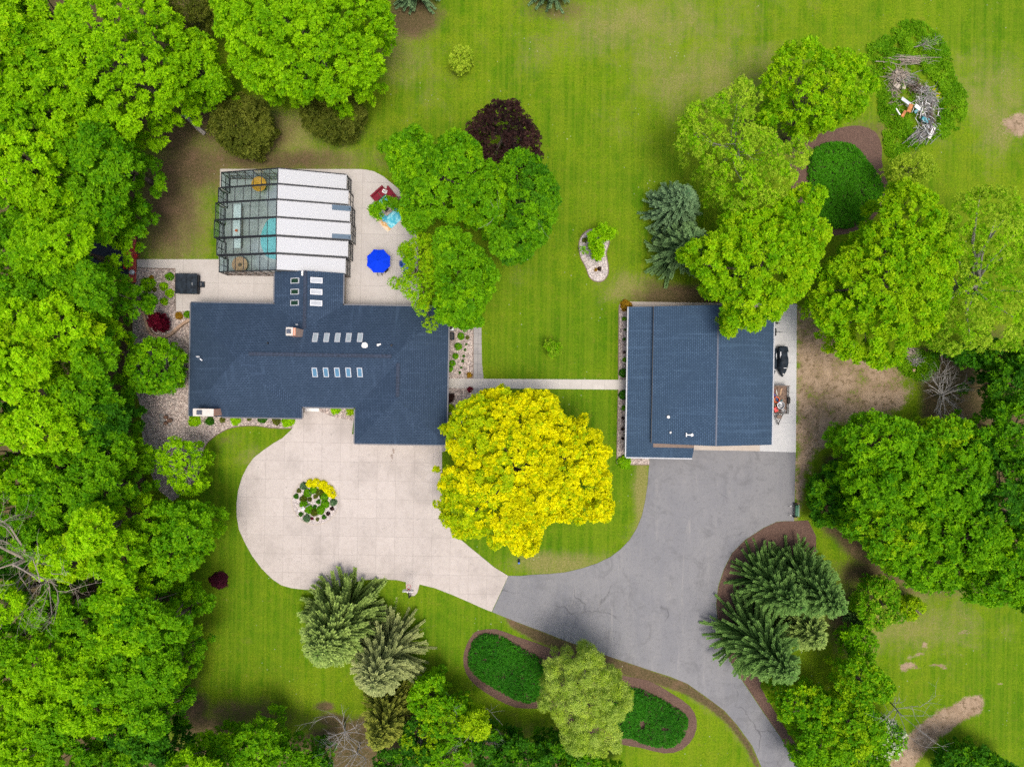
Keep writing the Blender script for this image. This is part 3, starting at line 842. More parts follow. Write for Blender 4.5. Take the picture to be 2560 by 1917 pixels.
gt.build("gutter", M['gutter'], house)
# walls
wz = EZ - .2; i_ = .5
foot = [(hx0+i_, hys+i_), (hxw-i_, hys+i_), (hxw-i_, hym+i_), (ex0+i_, hym+i_), (ex0+i_, eys+i_), (hxe-i_, eys+i_), (hxe-i_, hyn-i_), (kx1-.35, hyn-i_), (kx1-.35, kyn-.2), (kx0+.35, kyn-.2), (kx0+.35, hyn-i_), (hx0+i_, hyn-i_)]
MB().prism(foot, -.05, wz).build("wall", M['cream'], house)
def wall_window(cx, cy, w, h, ns, z=1.5):
    fr = MB(); t = .09
    if ns: fr.box((cx, cy, z), (w, .1, h))
    else: fr.box((cx, cy, z), (.1, w, h))
    f = fr.build("window", M['white'], house)
    g = MB()
    if ns: g.box((cx, cy, z), (w - 2*t, .13, h - 2*t))
    else: g.box((cx, cy, z), (.13, w - 2*t, h - 2*t))
    g.build("pane", M['skylight'], f)
for x in (-31.5, -28.5, -25.5): wall_window(x, hys + i_, 1.6, 1.3, True)
for x in (-31, -28): wall_window(x, hyn - i_, 1.5, 1.2, True)
for y in (-3, .5, 5): wall_window(hxe - i_, y, 1.4, 1.2, False)
for y in (0, 5): wall_window(hx0 + i_, y, 1.5, 1.2, False)
fd = MB().box((W(776, 1018)[0], hym + i_ - .02, 1.08), (1.0, .12, 2.1)).build("door", M['maroon'], house)
MB().torus((W(776, 1018)[0] + .38, hym + i_ - .10, 1.05), .05, .015, 12, 6, (0, 1, 0)).build("handle", M['alu'], fd)
for k in (-2.5, 2.5):
    g = MB().box(((ex0+hxe)/2 + k, eys + i_ - .02, 1.12), (4.2, .12, 2.2))
    for q in range(1, 4): g.box(((ex0+hxe)/2 + k, eys + i_ - .075, .55*q), (4.2, .02, .03))
    g.build("garage_door", M['white'], house)

def skylight(cx, cy, zf, w, l, nrm, name="skylight", up=(0, 1, 0), parent=None, frame='alu', hh=.12, glass='skylight'):
    """frame + glass lying on a slope; w across the slope, l up the slope"""
    n = Vector(nrm).normalized(); u = Vector(up); u = (u - n * u.dot(n)).normalized(); r = u.cross(n)
    m = Matrix((r, u, n)).transposed()
    c = Vector((cx, cy, zf)) + n * .05
    f = MB(); t = .075
    for sx, sy, dx, dy in ((-1, 0, t, l), (1, 0, t, l), (0, -1, w - 2*t, t), (0, 1, w - 2*t, t)):
        f.box(c + r*sx*(w/2 - t/2) + u*sy*(l/2 - t/2), (dx, dy, hh), m=m)
    fo = f.build(name, M[frame], parent)
    MB().box(c + n * (hh/2 - .03), (w - 2*t, l - 2*t, .02), m=m).build("pane", M[glass], fo)
    return fo
def main_z(y): return EZ + PIT * (min(hyn - y, y - hym))
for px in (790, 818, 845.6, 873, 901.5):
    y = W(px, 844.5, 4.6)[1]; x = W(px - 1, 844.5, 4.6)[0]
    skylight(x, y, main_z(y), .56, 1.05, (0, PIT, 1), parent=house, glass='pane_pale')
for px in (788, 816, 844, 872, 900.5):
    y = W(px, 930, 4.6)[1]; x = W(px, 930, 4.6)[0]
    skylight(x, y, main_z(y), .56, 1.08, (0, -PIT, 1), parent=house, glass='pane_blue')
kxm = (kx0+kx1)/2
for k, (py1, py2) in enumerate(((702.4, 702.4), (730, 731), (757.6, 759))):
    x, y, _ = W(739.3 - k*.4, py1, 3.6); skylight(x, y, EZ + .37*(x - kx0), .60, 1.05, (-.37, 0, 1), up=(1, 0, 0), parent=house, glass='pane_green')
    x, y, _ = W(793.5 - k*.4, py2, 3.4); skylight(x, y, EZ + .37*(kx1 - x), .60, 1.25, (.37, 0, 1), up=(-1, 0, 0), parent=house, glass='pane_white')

# chimneys
def chimney(cx, cy, w, d, z0, z1, capw, capd, flue, capx=0):
    c = MB().box((cx, cy, (z0+z1)/2), (w, d, z1-z0)).build("chimney", M['brick'], house)
    MB().box((cx+capx, cy, z1 + .06), (capw, capd, .12), bev=.03).build("cap", M['white_stone'], c)
    fl = MB()
    fx, fw, fd_ = flue
    fl.box((cx+fx, cy, z1 + .22), (fw, fd_, .2), bev=.03); fl.box((cx+fx, cy, z1 + .34), (fw*.72, fd_*.72, .05))
    fl.build("flue", M['shingle_dark'], c)
M['white_stone'] = concrete("cap_stone", (.50, .47, .43), (.60, .57, .53), 0, 0)
M['shingle_dark'] = plain("flue_metal", (.06, .075, .11), .5, .3)
c1 = W(724, 828.5, 7.0)
chimney(c1[0] + .1, c1[1], .95, .78, main_z(c1[1]) - .8, 6.9, .72, .86, (-.16, .42, .42), -.12)
a_ = W(482, 1031, 5.0); b_ = W(533, 1031, 5.0); c_ = W(552, 1031, 3.2)
ccy = (W(500, 1022, 5)[1] + W(500, 1039.5, 5)[1])/2
chimney((a_[0]+c_[0])/2, ccy, c_[0]-a_[0], .74, 0, 4.85, b_[0]-a_[0] + .04, .80, (-.38, .52, .46), (a_[0]+b_[0]-a_[0]-c_[0])/2)
# cricket (small saddle) behind the large chimney
cr = Roof()
x0, x1 = a_[0]+.1, c_[0]+.05; y0 = ccy + .37; yb = y0 + 1.5
zb = EZ + PIT*(y0 - hys); xc_ = (x0+x1)/2 + .35
for pts in ([(x0, y0, zb), (xc_, y0, zb+.62), (xc_, yb, EZ + PIT*(yb-hys) + .01)], [(xc_, y0, zb+.62), (x1, y0, zb), (xc_, yb, EZ + PIT*(yb-hys) + .01)]):
    cr.face(pts)
cr.face([(x0, y0, zb - .2), (x1, y0, zb - .2), (x1, y0, zb), (xc_, y0, zb + .62), (x0, y0, zb)])
cr.build("chimney_saddle", M['shingle'], house)

# vents and small fittings on the roofs
def vent(px, py, zs, r, h, mat, parent, name="vent_pipe", cap=None):
    x, y, _ = W(px, py, zs + h)
    m = MB().lathe([(r*1.7, zs - .25), (r*1.7, zs + .04), (r, zs + .06), (r, zs + h), (r*.7, zs + h), (r*.7, zs + h - .08)], (x, y, 0), 14)
    v = m.build(name, M[mat], parent)
    if cap:
        MB().lathe([(r*1.5, zs + h), (r*1.5, zs + h + .05), (r*.4, zs + h + .14), (0, zs + h + .15)], (x, y, 0), 14).build("cap", M[cap], v)
    return v
vent(667.8, 857.5, 4.9, .08, .4, 'black_metal', house)
vent(978, 863.5, 4.9, .10, .35, 'black_metal', house)
vent(740, 811, 4.1, .06, .3, 'alu', house)
vent(796.5, 803, 3.3, .10, .25, 'tan_wood', house)
x, y, _ = W(912, 863.5, 5.0)
rd = MB().lathe([(.22, 4.6), (.22, 5.0), (.34, 5.02), (.34, 5.08), (.30, 5.14), (0.0, 5.2)], (x, y, 0), 24).build("roof_vent", M['white'], house)
for k in range(3): MB().torus((x, y, 5.15 - k*.03), .10 + .08*k, .012, 20, 4).build("ring", M['grey_plastic'], rd)
x, y, _ = W(945, 862.5, 5.1)
MB().lathe([(.06, 4.6), (.06, 5.1), (.14, 5.12), (.05, 5.2), (0, 5.2)], (x, y, 0), 12).box((x + .16, y + .06, 5.12), (.3, .16, .1), rz=.4, bev=.03).build("vent_hood", M['white'], house)
x, y, _ = W(498, 894, 4.0)
an = MB().tube([(x, y, 3.4), (x, y, 4.35)], .035, 8).bar((x - .18, y + .1, 4.35), (x + .18, y + .1, 4.3), .06).bar((x + .05, y - .12, 3.9), (x + .3, y - .3, 3.9), .12)
an.build("aerial", M['alu'], house)
x, y, _ = W(755.4, 684.6, 4.5)
MB().tube([(x, y, 4.0), (x, y, 4.45)], .05, 8).lathe([(.09, 4.42), (.11, 4.5), (0.0, 4.58)], (x, y - .1, 0), 12).box((x, y + .16, 4.46), (.2, .3, .12), bev=.03).build("security_light", M['white'], house)

# ================================================================ BARN
barn = thing("barn", "large barn with blue-grey gable roof and lower wrap-around porch roof, beside the white slab", "barn", (W(1790, 950)[0], W(1790, 950)[1], 0))
bz = 6.0; bez = 3.1; bwz = 3.75
bxr = W(1793, 940, bz)[0]; bxe = W(1932.3, 940, bez)[0]; bxw = W(1632, 940, bwz)[0]
byn = (W(1796, 764.5, bz)[1] + W(1640, 766, bwz)[1] + W(1930, 771, bez)[1])/3; bys = (W(1791, 1113, bz)[1] + W(1640, 1108.5, bwz)[1] + W(1928, 1113.5, bez)[1])/3
lz = 2.6; lx0 = W(1568.5, 950, lz)[0]; lys = W(1650, 1143.5, lz)[1]; lxe = W(1730.5, 1135, lz)[0]
lzt = 3.35; lyn = W(1590, 766.5, 3.0)[1]
br_ = Roof()
br_.quad([(bxw, byn, bwz), (bxw, bys, bwz), (bxr, bys, bz), (bxr, byn, bz)])
br_.quad([(bxe, bys, bez), (bxe, byn, bez), (bxr + .002, byn, bz + .003), (bxr + .002, bys, bz + .003)])
tx = bxw + .25
ty = W(1650, 1118, 3.3)[1]
br_.quad([(lx0, lyn, lz), (lx0, lys, lz), (tx, ty, lzt), (tx, lyn, lzt)], .14)
br_.quad([(lx0, lys, lz + .002), (lxe, lys, lz + .002), (lxe, ty, lzt + .002), (tx, ty, lzt + .002)], .14)
br_.build("roof", M['shingle_barn'], barn)
MB().box((bxw - .04, (byn+bys)/2, bwz - .12), (.05, byn - bys, .24)).build("step_shade_strip", M['dark_alu'], barn)  # dark strip added to stand for the wall's shade at the roof step
MB().bar((bxr, byn - .02, bz + .01), (bxr, bys + .02, bz + .01), .16, .05).build("ridge_vent", M['shingle_dark'], barn)
MB().box((bxe + .07, (byn+bys)/2, bez - .08), (.13, byn - bys, .15)).build("gutter", M['pale_gutter'], barn)
MB().box((lx0 - .07, (lyn+lys)/2, lz - .06), (.13, lyn - lys, .14)).build("gutter", M['pale_gutter'], barn)
MB().box(((lx0+lxe)/2, lys - .07, lz - .06), (lxe - lx0, .13, .14)).build("gutter", M['pale_gutter'], barn)

bw = MB()
wx0, wx1, wy0, wy1 = bxw + .35, bxe - .45, bys + .75, byn - .35
wf = lambda x: (bwz + (x-bxw)*(bz-bwz)/(bxr-bxw) if x < bxr else bez + (bxe-x)*(bz-bez)/(bxe-bxr)) - .2
prof = [(wx0, 0), (wx1, 0), (wx1, wf(wx1)), (bxr, wf(bxr)), (wx0, wf(wx0))]
bw.add([(x, wy0, z) for x, z in prof] + [(x, wy1, z) for x, z in prof], [(0,1,2,3,4), (9,8,7,6,5)] + [(i, (i+1) % 5, 5+(i+1) % 5, 5+i) for i in range(5)])
bw.build("wall", M['brown_wall'], barn)
# flashing band where the porch roof meets the gable wall
MB().box(((tx+lxe)/2, (ty + wy0)/2, lzt - .05), (lxe - tx, abs(ty - wy0) + .02, .09)).build("flashing", M['brown_metal'], barn)
ps = MB()
for x, y in ((lx0 + .35, lys + .35), (lxe - .25, lys + .35), ((lx0+lxe)/2, lys + .35), (lx0 + .35, 0), (lx0 + .35, lyn - .4)):
    MB().box((x, y, lz/2 - .1), (.18, .18, lz - .15)).build("post", M['brown_wall'], barn)
for k, x in enumerate((22.2, 26.0)):
    g = MB().box((x, wy0 - .03, 1.35), (3.2, .1, 2.7))
    for q in range(1, 5): g.box((x, wy0 - .09, .54*q), (3.2, .02, .03))
    g.build("garage_door", M['white'], barn)
vent(1670.8, 1042, 4.2, .11, .32, 'black_metal', barn, cap='white')
vent(1676, 1081, 4.3, .08, .25, 'black_metal', barn, cap='white')
x, y, _ = W(1723.6, 1087, 5.3)
MB().tube([(x, y, 4.6), (x, y, 5.2)], .05, 8).bar((x - .3, y, 5.2), (x + .18, y, 5.25), .1).bar((x - .3, y - .2, 5.2), (x - .3, y + .2, 5.2), .1).lathe([(.13, 5.2), (.16, 5.28), (0, 5.36)], (x + .28, y, 0), 12).build("weather_vane", M['white'], barn)

# ================================================================ POOL ENCLOSURE
bp = [(419, ), (459.7, ), (499, ), (543.6, ), (589.6, ), (633.3, ), (676.2, )]
RZ0, EZ0 = 4.25, 2.4
enc = thing("pool_enclosure", "telescopic pool enclosure, glazed on the left slope and white-panelled on the right", "pool enclosure", (W(690, 550)[0], W(690, 550)[1], 0))
ys_ = [W(692, q[0], RZ0 + .1)[1] for q in bp]
erx = W(692.5, 548, 4.3)[0]
HW = [6.80, 7.05, 7.28, 7.38, 7.12, 6.85]; DZ = [0, .10, .20, .24, .12, .02]
M['white_panel2'] = M['white_panel']
for i in range(6):
    yn, ysb = ys_[i], ys_[i+1]
    hw, rz, ez = HW[i], RZ0 + DZ[i], EZ0 + DZ[i]
    t = .09
    fr = MB()
    yA, yB = yn - .05, ysb + .05
    wl_, wr_ = (erx - hw, ez), (erx + hw, ez)
    for y in (yA, yB):
        fr.bar((wl_[0], y, ez), (erx, y, rz), t*1.25, .12); fr.bar((erx, y, rz + .03), (wr_[0], y, ez + .03), t*1.15, .16)
        fr.bar((wl_[0], y, 0.05), (wl_[0], y, ez), t); fr.bar((wr_[0] + .02, y, 0.05), (wr_[0] + .02, y, ez), t)
    fr.bar((erx, yA, rz + .01), (erx, yB, rz + .01), .10, .09)
    for xx in (wl_[0], wr_[0]):
        for zz in (ez, 1.25, .1): fr.bar((xx, yA, zz), (xx, yB, zz), .08, .06)
    nm = 7
    for k in range(1, nm):
        f = k/nm
        x = wl_[0] + (erx - wl_[0])*f; z = ez + (rz-ez)*f
        fr.bar((x, yA, z + .005), (x, yB, z + .005), .055, .07)
    ymid = (yA+yB)/2
    fr.bar((wr_[0], ymid, .1), (wr_[0], ymid, ez), .06)
    fr.bar((wl_[0], ymid, .1), (wl_[0], ymid, ez), .06)
    bay = fr.build("bay", M['dark_alu'], enc)
    # glazing of the left slope and of both side walls
    sl = (rz - ez)/hw
    g = MB(); e = .05
    g.add([(wl_[0]+e, yB+e, ez + sl*e), (erx-e, yB+e, rz - sl*e), (erx-e, yA-e, rz - sl*e), (wl_[0]+e, yA-e, ez + sl*e)], [(0,1,2,3)])
    g.build("glass_pane", M['pane'], bay)
    for xx in (wl_[0], wr_[0]):
        MB().add([(xx, yB+e, .12), (xx, yA-e, .12), (xx, yA-e, ez-.05), (xx, yB+e, ez-.05)], [(0,1,2,3)]).build("side_pane", M['pane'], bay)
    p = Roof()
    p.quad([(wr_[0] + .06, yB - .01, ez + .03), (wr_[0] + .06, yA + .01, ez + .03), (erx + .06, yA + .01, rz + .03), (erx + .06, yB - .01, rz + .03)], .05)
    p.uv = None
    p.build("roof_panel", M['white_panel'], bay)
    if i in (2, 3):
        zc = 514 + 6 if i == 2 else 592
        x0 = W(831, zc, 3)[0]; x1 = W(876.5, zc, 2.8)[0]; y = W(850, 520 if i == 2 else 592, 2.9)[1]
        sp = MB()
        z0 = rz - sl*(x0-erx) + .07; z1 = rz - sl*(x1-erx) + .07
        sp.bar((x0, y, z0), (x1, y, z1), .55, .06)
        so = sp.build("solar_panel", M['solar'] if 'solar' in M else M.setdefault('solar', plain("solar_cell", (.035, .085, .14), .25, .1, spec=.8)), bay)
        MB().bar((x1 - .22, y, z1 + .075), (x1 - .10, y, z1 + .07), .12, .04).build("junction_box", M['black'], so)
# gable ends
for y, i, nm_ in ((ys_[0] - .05, 0, "gable"), (ys_[6] + .05, 5, "gable")):
    hw, rz, ez = HW[i], RZ0 + DZ[i], EZ0 + DZ[i]
    fr = MB()
    for k in range(-6, 7):
        x = erx + hw*k/6.5
        zt = rz - (rz-ez)*abs(x-erx)/hw
        fr.bar((x, y, .08), (x, y, zt - .06), .05)
    for z in (.1, 1.2, 2.3): fr.bar((erx - hw, y, z), (erx + hw, y, z), .05, .06)
    ga = fr.build("gable", M['brown_metal'], enc)
    g = MB().add([(erx - hw, y + .03, .1), (erx + hw, y + .03, .1), (erx + hw, y + .03, ez - .05), (erx, y + .03, rz - .08), (erx - hw, y + .03, ez - .05)], [(0,1,2,3,4)])
    g.build("glass_pane", M['pane'], ga)
# pool
pool = smooth_poly(WP([(672,545),(655,570),(648,598),(653,625),(670,648),(720,655),(800,652),(845,640),(860,600),(850,555),(800,535),(720,533)]), 4)
MB().prism(pool, -.06, .066).build("pool_water", M['water'], kind='structure')
MB().ribbon(pool, .35, .0, .085, True).build("pool_coping", M['white_stone'], kind='structure')
# ================================================================ SMALL THINGS
# items seen through the glazing
def round_table_parasol(px, py, r, mat, label, z=1.9):
    x, y, _ = W(px, py, z)
    t = thing("sun_umbrella", label, "umbrella", (x, y, .05))
    MB().tube([(x, y, .05), (x, y, z + .25)], .03, 8).build("pole", M['alu'], t)
    MB().lathe([(.28, .05), (.28, .12), (.05, .16)], (x, y, 0), 16).build("base", M['black_metal'], t)
    MB().lathe([(r, z - .08), (r, z), (r*.5, z + .18), (0.02, z + .3)], (x, y, 0), 20).build("canopy", M[mat], t, smooth=False)
round_table_parasol(647, 460, .82, 'amber', "amber round parasol under the glazing at the far end of the pool enclosure", 1.7)
x, y, _ = W(599, 661, .75)
t = thing("round_table", "round peach table under the glazing nearest the hot tub", "table", (x, y, .05))
MB().lathe([(.86, .70), (.88, .73), (.86, .76), (0, .76)], (x, y, 0), 28).build("tabletop", M['peach'], t)
MB().lathe([(.3, .05), (.3, .1), (.06, .14), (.06, .7)], (x, y, 0), 14).build("pedestal", M['wood'], t)
MB().lathe([(.16, .76), (.2, .88), (.17, .9), (0, .84)], (x + .05, y - .05, 0), 16).build("bowl", M['wood'], t)
x, y, _ = W(596, 567, .5)
t = thing("counter", "long white counter under the left glazing of the pool enclosure", "counter", (x, y, .05))
MB().box((x, y, .83), (.85, 4.9, .07), bev=.02).build("worktop", M['white'], t)
MB().box((x, y, .42), (.7, 4.6, .74)).build("base", M['cream'], t)
tb = thing("flower_pot", "small terracotta pot on the white counter in the pool enclosure", "flower pot", (x, y - .55, .865))
MB().lathe([(.10, .865), (.15, 1.1), (.12, 1.1), (.12, 1.05), (0, 1.05)], (x, y - .55, 0), 14).build("pot", M['orange'], tb)

# hot tub
x, y, _ = W(466, 709, .9)
ht = thing("hot_tub", "covered square black hot tub on the pale patio beside the round shrubs", "hot tub", (x, y, .05))
MB().box((x, y, .45), (2.35, 2.15, .82), bev=.12).build("cabinet", M['black'], ht)
cv = MB().box((x - .62, y, .93), (1.2, 2.25, .12), bev=.05).box((x + .6, y, .93), (1.2, 2.25, .12), bev=.05).build("cover", M['black'], ht)
MB().box((x + .68, y - .05, .998), (.03, .35, .02)).build("badge", M['alu'], cv)
MB().bar((x + 1.25, y - 1.0, .75), (x + 1.25, y + .95, .75), .06).build("cover_lifter", M['black_metal'], ht)
sx = x + 1.42
st = thing("step", "small black plastic step against the right side of the hot tub", "step", (sx, y + .02, .05))
MB().box((sx, y + .02, .2), (.55, .62, .3), bev=.03).box((sx - .12, y + .02, .42), (.3, .62, .16), bev=.03).build("tread", M['black'], st)
MB().box((sx + .03, y + .02, .515), (.04, .4, .02)).build("grip_strip", M['grey_plastic'], st)

# blue parasol with table and chairs
px_, py_, _ = W(945.5, 652, 2.45)
pt = thing("garden_table", "round metal table standing under the big blue parasol", "table", (px_, py_, .05))
MB().lathe([(.62, .70), (.64, .72), (.62, .74), (0, .74)], (px_, py_, 0), 24).build("tabletop", M['grey_plastic'], pt)
for k in range(4):
    a = pi/4 + k*pi/2
    MB().tube([(px_ + .5*cos(a), py_ + .5*sin(a), .05), (px_ + .3*cos(a), py_ + .3*sin(a), .7)], .02, 6).build("leg", M['black_metal'], pt)
pa = thing("parasol", "large bright blue octagonal parasol on the patio", "parasol", (px_, py_, .05))
MB().tube([(px_, py_, .05), (px_, py_, 2.75)], .028, 8).build("pole", M['alu'], pa)
MB().lathe([(.27, .05), (.27, .13), (.05, .17)], (px_, py_, 0), 16).build("base", M['black_metal'], pa)
cm = MB(); R = 1.38
rim = [(px_ + R*cos(pi/8 + k*pi/4), py_ + R*sin(pi/8 + k*pi/4), 2.25) for k in range(8)]
mids = []
for k in range(8):
    a, b = Vector(rim[k]), Vector(rim[(k+1) % 8]); ap = Vector((px_, py_, 2.72)); n_ = 4
    rows = []
    for i in range(n_ + 1):
        f = i/n_; p, q = a.lerp(ap, f), b.lerp(ap, f)
        mid_ = (p+q)/2 + Vector((0, 0, -.07*(1-f)))
        mid_ = mid_.lerp(Vector((px_, py_, mid_.z)), .035*(1-f))
        rows.append((p, mid_, q))
    for i in range(n_):
        r0, r1 = rows[i], rows[i+1]
        cm.add([r0[0], r0[1], r1[1], r1[0]], [(0,1,2,3)]); cm.add([r0[1], r0[2], r1[2], r1[1]], [(0,1,2,3)])
cm.build("canopy", M['blue'], pa)
for k in range(8):
    MB().bar(Vector(rim[k]) + Vector((0,0,-.03)), (px_, py_, 2.66), .02).build("rib", M['alu'], pa)
MB().lathe([(.04, 2.72), (.05, 2.78), (0, 2.84)], (px_, py_, 0), 10).build("finial", M['blue'], pa)

def chair(px, py, rz, label, frame='black_metal', seat='grey_plastic'):
    x, y, _ = W(px, py, .4)
    t = thing("patio_chair", label, "chair", (x, y, .05), rz, "chairs round the parasol table")
    m = MB()
    for sx_ in (-.24, .24):
        m.tube([(sx_, .26, 0), (sx_, .24, .42), (sx_, -.22, .42), (sx_, -.32, .88)], .018, 6)
        m.tube([(sx_, -.26, 0), (sx_, -.2, .42)], .018, 6)
        m.tube([(sx_, .22, .42), (sx_, .2, .62), (sx_, -.26, .64)], .018, 6)
    m.tube([(-.24, -.32, .88), (.24, -.32, .88)], .018, 6)
    m.build("frame", M[frame], t, local=True)
    MB().box((0, 0, .43), (.46, .46, .03), bev=.01).build("seat", M[seat], t, local=True)
    MB().box((0, -.29, .68), (.46, .03, .36), m=Matrix.Rotation(-.2, 3, 'X')).build("backrest", M[seat], t, local=True)
chair(950, 684, pi*1.02, "black metal chair poking out below the blue parasol")
chair(964, 675, pi*.72, "dark metal chair half hidden at the lower right of the blue parasol", seat='black')

def adirondack(px, py, rz, label):
    x, y, _ = W(px, py, .4)
    t = thing("deck_chair", label, "chair", (x, y, .05), rz, "blue deck chairs under the patio tree")
    s_ = MB()
    for k in range(5): s_.box((0, .25 - k*.12, .36 - k*.025), (.52, .1, .025))
    s_.build("seat", M['blue_plastic'], t, local=True)
    b_ = MB()
    for k in range(5):
        h_ = .78 - .05*abs(k-2)
        b_.bar((-.22 + k*.11, -.24, .26), (-.25 + k*.125, -.24 - h_*.38, .26 + h_), .1, .022)
    b_.build("backrest", M['blue_plastic'], t, local=True)
    for sx_ in (-.32, .32):
        a = MB().box((sx_, -.02, .56), (.14, .72, .03)).box((sx_, .28, .28), (.04, .08, .54)).bar((sx_*.86, .3, .33), (sx_*.86, -.55, .03), .035, .1)
        a.build("arm", M['blue_plastic'], t, local=True)
adirondack(1025, 650, -2.2, "blue slatted deck chair nearest the house side of the patio tree, uppermost of three")
adirondack(1012, 661, -1.6, "blue slatted deck chair between two others under the yellowish tree")
adirondack(1022, 678, -1.0, "blue slatted deck chair, lowest of the three under the yellowish tree")

# rug, sofa, table
def W3(px, py, z=.06): return Vector(W(px, py, z))
rc = W3(971, 527, .06)
e1 = (W3(961, 463.6) - W3(928, 494)).normalized()
rg = MB().prism([(-1.7, -1.7), (1.7, -1.7), (1.7, 1.7), (-1.7, 1.7)], 0, .02)
ang = math.atan2(e1.y, e1.x)
ro = rg.build("outdoor_rug", M['rug'], None, local=True)
ro.location = (rc.x, rc.y, .055); ro.rotation_euler = (0, 0, ang)
tag(ro, "turquoise and sand coloured square rug laid diagonally on the patio", "rug")
sa = thing("corner_sofa", "dark red L-shaped outdoor sofa at the top of the turquoise rug", "sofa", (W3(962, 485).x, W3(962, 485).y, .05))
def seg(a, b, w, z0, z1, ins=0):
    a, b = Vector((*a, 0)), Vector((*b, 0)); d = b - a
    m = Matrix.Rotation(math.atan2(d.y, d.x), 3, 'Z')
    return ((a+b)/2 + Vector((0, 0, (z0+z1)/2)), (d.length, w, z1-z0), m)
A1, A2, A3 = W(933, 499, .4)[:2], W(963, 472, .4)[:2], W(995, 510, .4)[:2]
fb = MB()
c_, d_, m_ = seg(A1, A2, .86, .05, .30); fb.box(c_, d_, m=m_, bev=.02)
c_, d_, m_ = seg(A2, A3, .86, .05, .302); fb.box(c_, d_, m=m_, bev=.02)
fb.build("base", M['wood'], sa)
for (p, q) in ((A1, A2), (A2, A3)):
    p, q = Vector(p), Vector(q)
    for k in range(2):
        u, v = p.lerp(q, k/2 + .02), p.lerp(q, (k+1)/2 - .02)
        c_, d_, m_ = seg(u, v, .84, .304, .46)
        MB().box(c_, d_, m=m_, bev=.05).build("seat_cushion", M['maroon'], sa)
    dn = (q-p).normalized(); out = Vector((-dn.y, dn.x))
    c_, d_, m_ = seg(p + out*.36, q + out*.36, .2, .40, .74)
    MB().box(c_, d_, m=m_, bev=.06).build("back_cushion", M['maroon'], sa)
pw = thing("throw_pillow", "white and lilac patterned pillow lying on the dark red sofa", "pillow", (*W(962, 479, .5)[:2], .47))
MB().box((*W(962, 479, .52)[:2], .53), (.55, .42, .13), rz=-.35, bev=.055).build("pillow_cover", M['white'], pw)
for k in range(3):
    q = W(959 + 3*k, 478 + k, .6)
    MB().box((q[0], q[1], .605), (.07, .28, .012), rz=-.5).build("stripe", M['navy_court'], pw)
ft = thing("fire_table", "square grey stone fire table in the middle of the turquoise rug", "table", (*W(967, 525, .4)[:2], .075))
q = W(967, 525, .5)
MB().box((q[0], q[1], .28), (.86, .86, .4), rz=ang, bev=.02).build("base", M['grey_plastic'], ft)
MB().box((q[0], q[1], .51), (1.0, 1.0, .06), rz=ang, bev=.015).build("tabletop", M['apron'], ft)
MB().box((q[0], q[1], .545), (.5, .3, .03), rz=ang).build("burner", M['black_metal'], ft)

# grill on the court edge
x, y, _ = W(328, 680, 1.0)
gr = thing("kettle_grill", "dark domed grill on the red edge of the sport court", "grill", (x, y, .03))
MB().lathe([(.05, .62), (.24, .68), (.29, .82), (.30, .86)], (x, y, 0), 20).build("bowl", M['black_metal'], gr)
MB().lathe([(.30, .862), (.27, .98), (.16, 1.08), (0, 1.11)], (x, y, 0), 20).build("lid", M['teal_dark'] if 'teal_dark' in M else M['alu'], gr)
for k in range(3):
    a = k*2*pi/3
    MB().tube([(x + .32*cos(a), y + .32*sin(a), .03), (x + .16*cos(a), y + .16*sin(a), .7)], .014, 6).build("leg", M['alu'], gr)
for k, (px, py) in enumerate(((315, 633), (336, 622), (338, 640), (312, 667))):
    q = W(px, py, .5)
    ct = thing("plastic_stool", ["red stool on the court border, beside the pale post", "red stool on the court border, nearest the lawn", "red stool where the path meets the court", "red stool between the path and the grill"][k], "stool", (q[0], q[1], .032), 0, "red stools by the sport court")
    MB().box((q[0], q[1], .46), (.42, .42, .04), bev=.015).build("seat", M['red'], ct)
    for sx_ in (-1, 1):
        for sy_ in (-1, 1):
            MB().bar((q[0] + .18*sx_, q[1] + .18*sy_, .032), (q[0] + .14*sx_, q[1] + .14*sy_, .44), .04).build("leg", M['red'], ct)

# air conditioners by the east wall
def aircon(px, py, label, mat, rz=0):
    x, y, _ = W(px, py, .8)
    t = thing("air_conditioner", label, "air conditioner", (x, y, .02), 0, "air conditioners at the gable wall")
    MB().box((x, y, .42), (.82, .82, .78), bev=.03).build("housing", M[mat], t)
    MB().lathe([(.33, .815), (.34, .83), (.05, .83)], (x, y, 0), 20).build("fan_grille", M['black_metal'], t)
aircon(1125, 817, "pale grey air conditioner half under the eave by the gravel bed", 'alu')
aircon(1125.5, 840, "black slatted air conditioner between the eave and the topmost round shrub", 'black')

# lamp post in the turning circle
bx, by, _ = W(776, 1260)
lp = thing("lamp_post", "white garden post with a wooden lantern head in the middle of the turning circle bed", "lamp post", (bx, by, .07))
MB().tube([(bx, by, .07), (bx, by, 2.5)], [.06, .05], 8).build("post", M['white'], lp)
ln = MB().box((bx, by, 2.62), (.30, .30, .26), bev=.02).build("lantern", M['orange'], lp)
MB().lathe([(.27, 2.76), (.05, 2.96), (0, 2.97)], (bx, by, 0), 4).build("lantern_roof", M['white'], ln)
MB().bar((bx - .1, by - .06, 2.45), (bx - .42, by - .25, 2.52), .05).box((bx - .48, by - .28, 2.5), (.16, .16, .2), bev=.02).build("bracket", M['white'], lp)
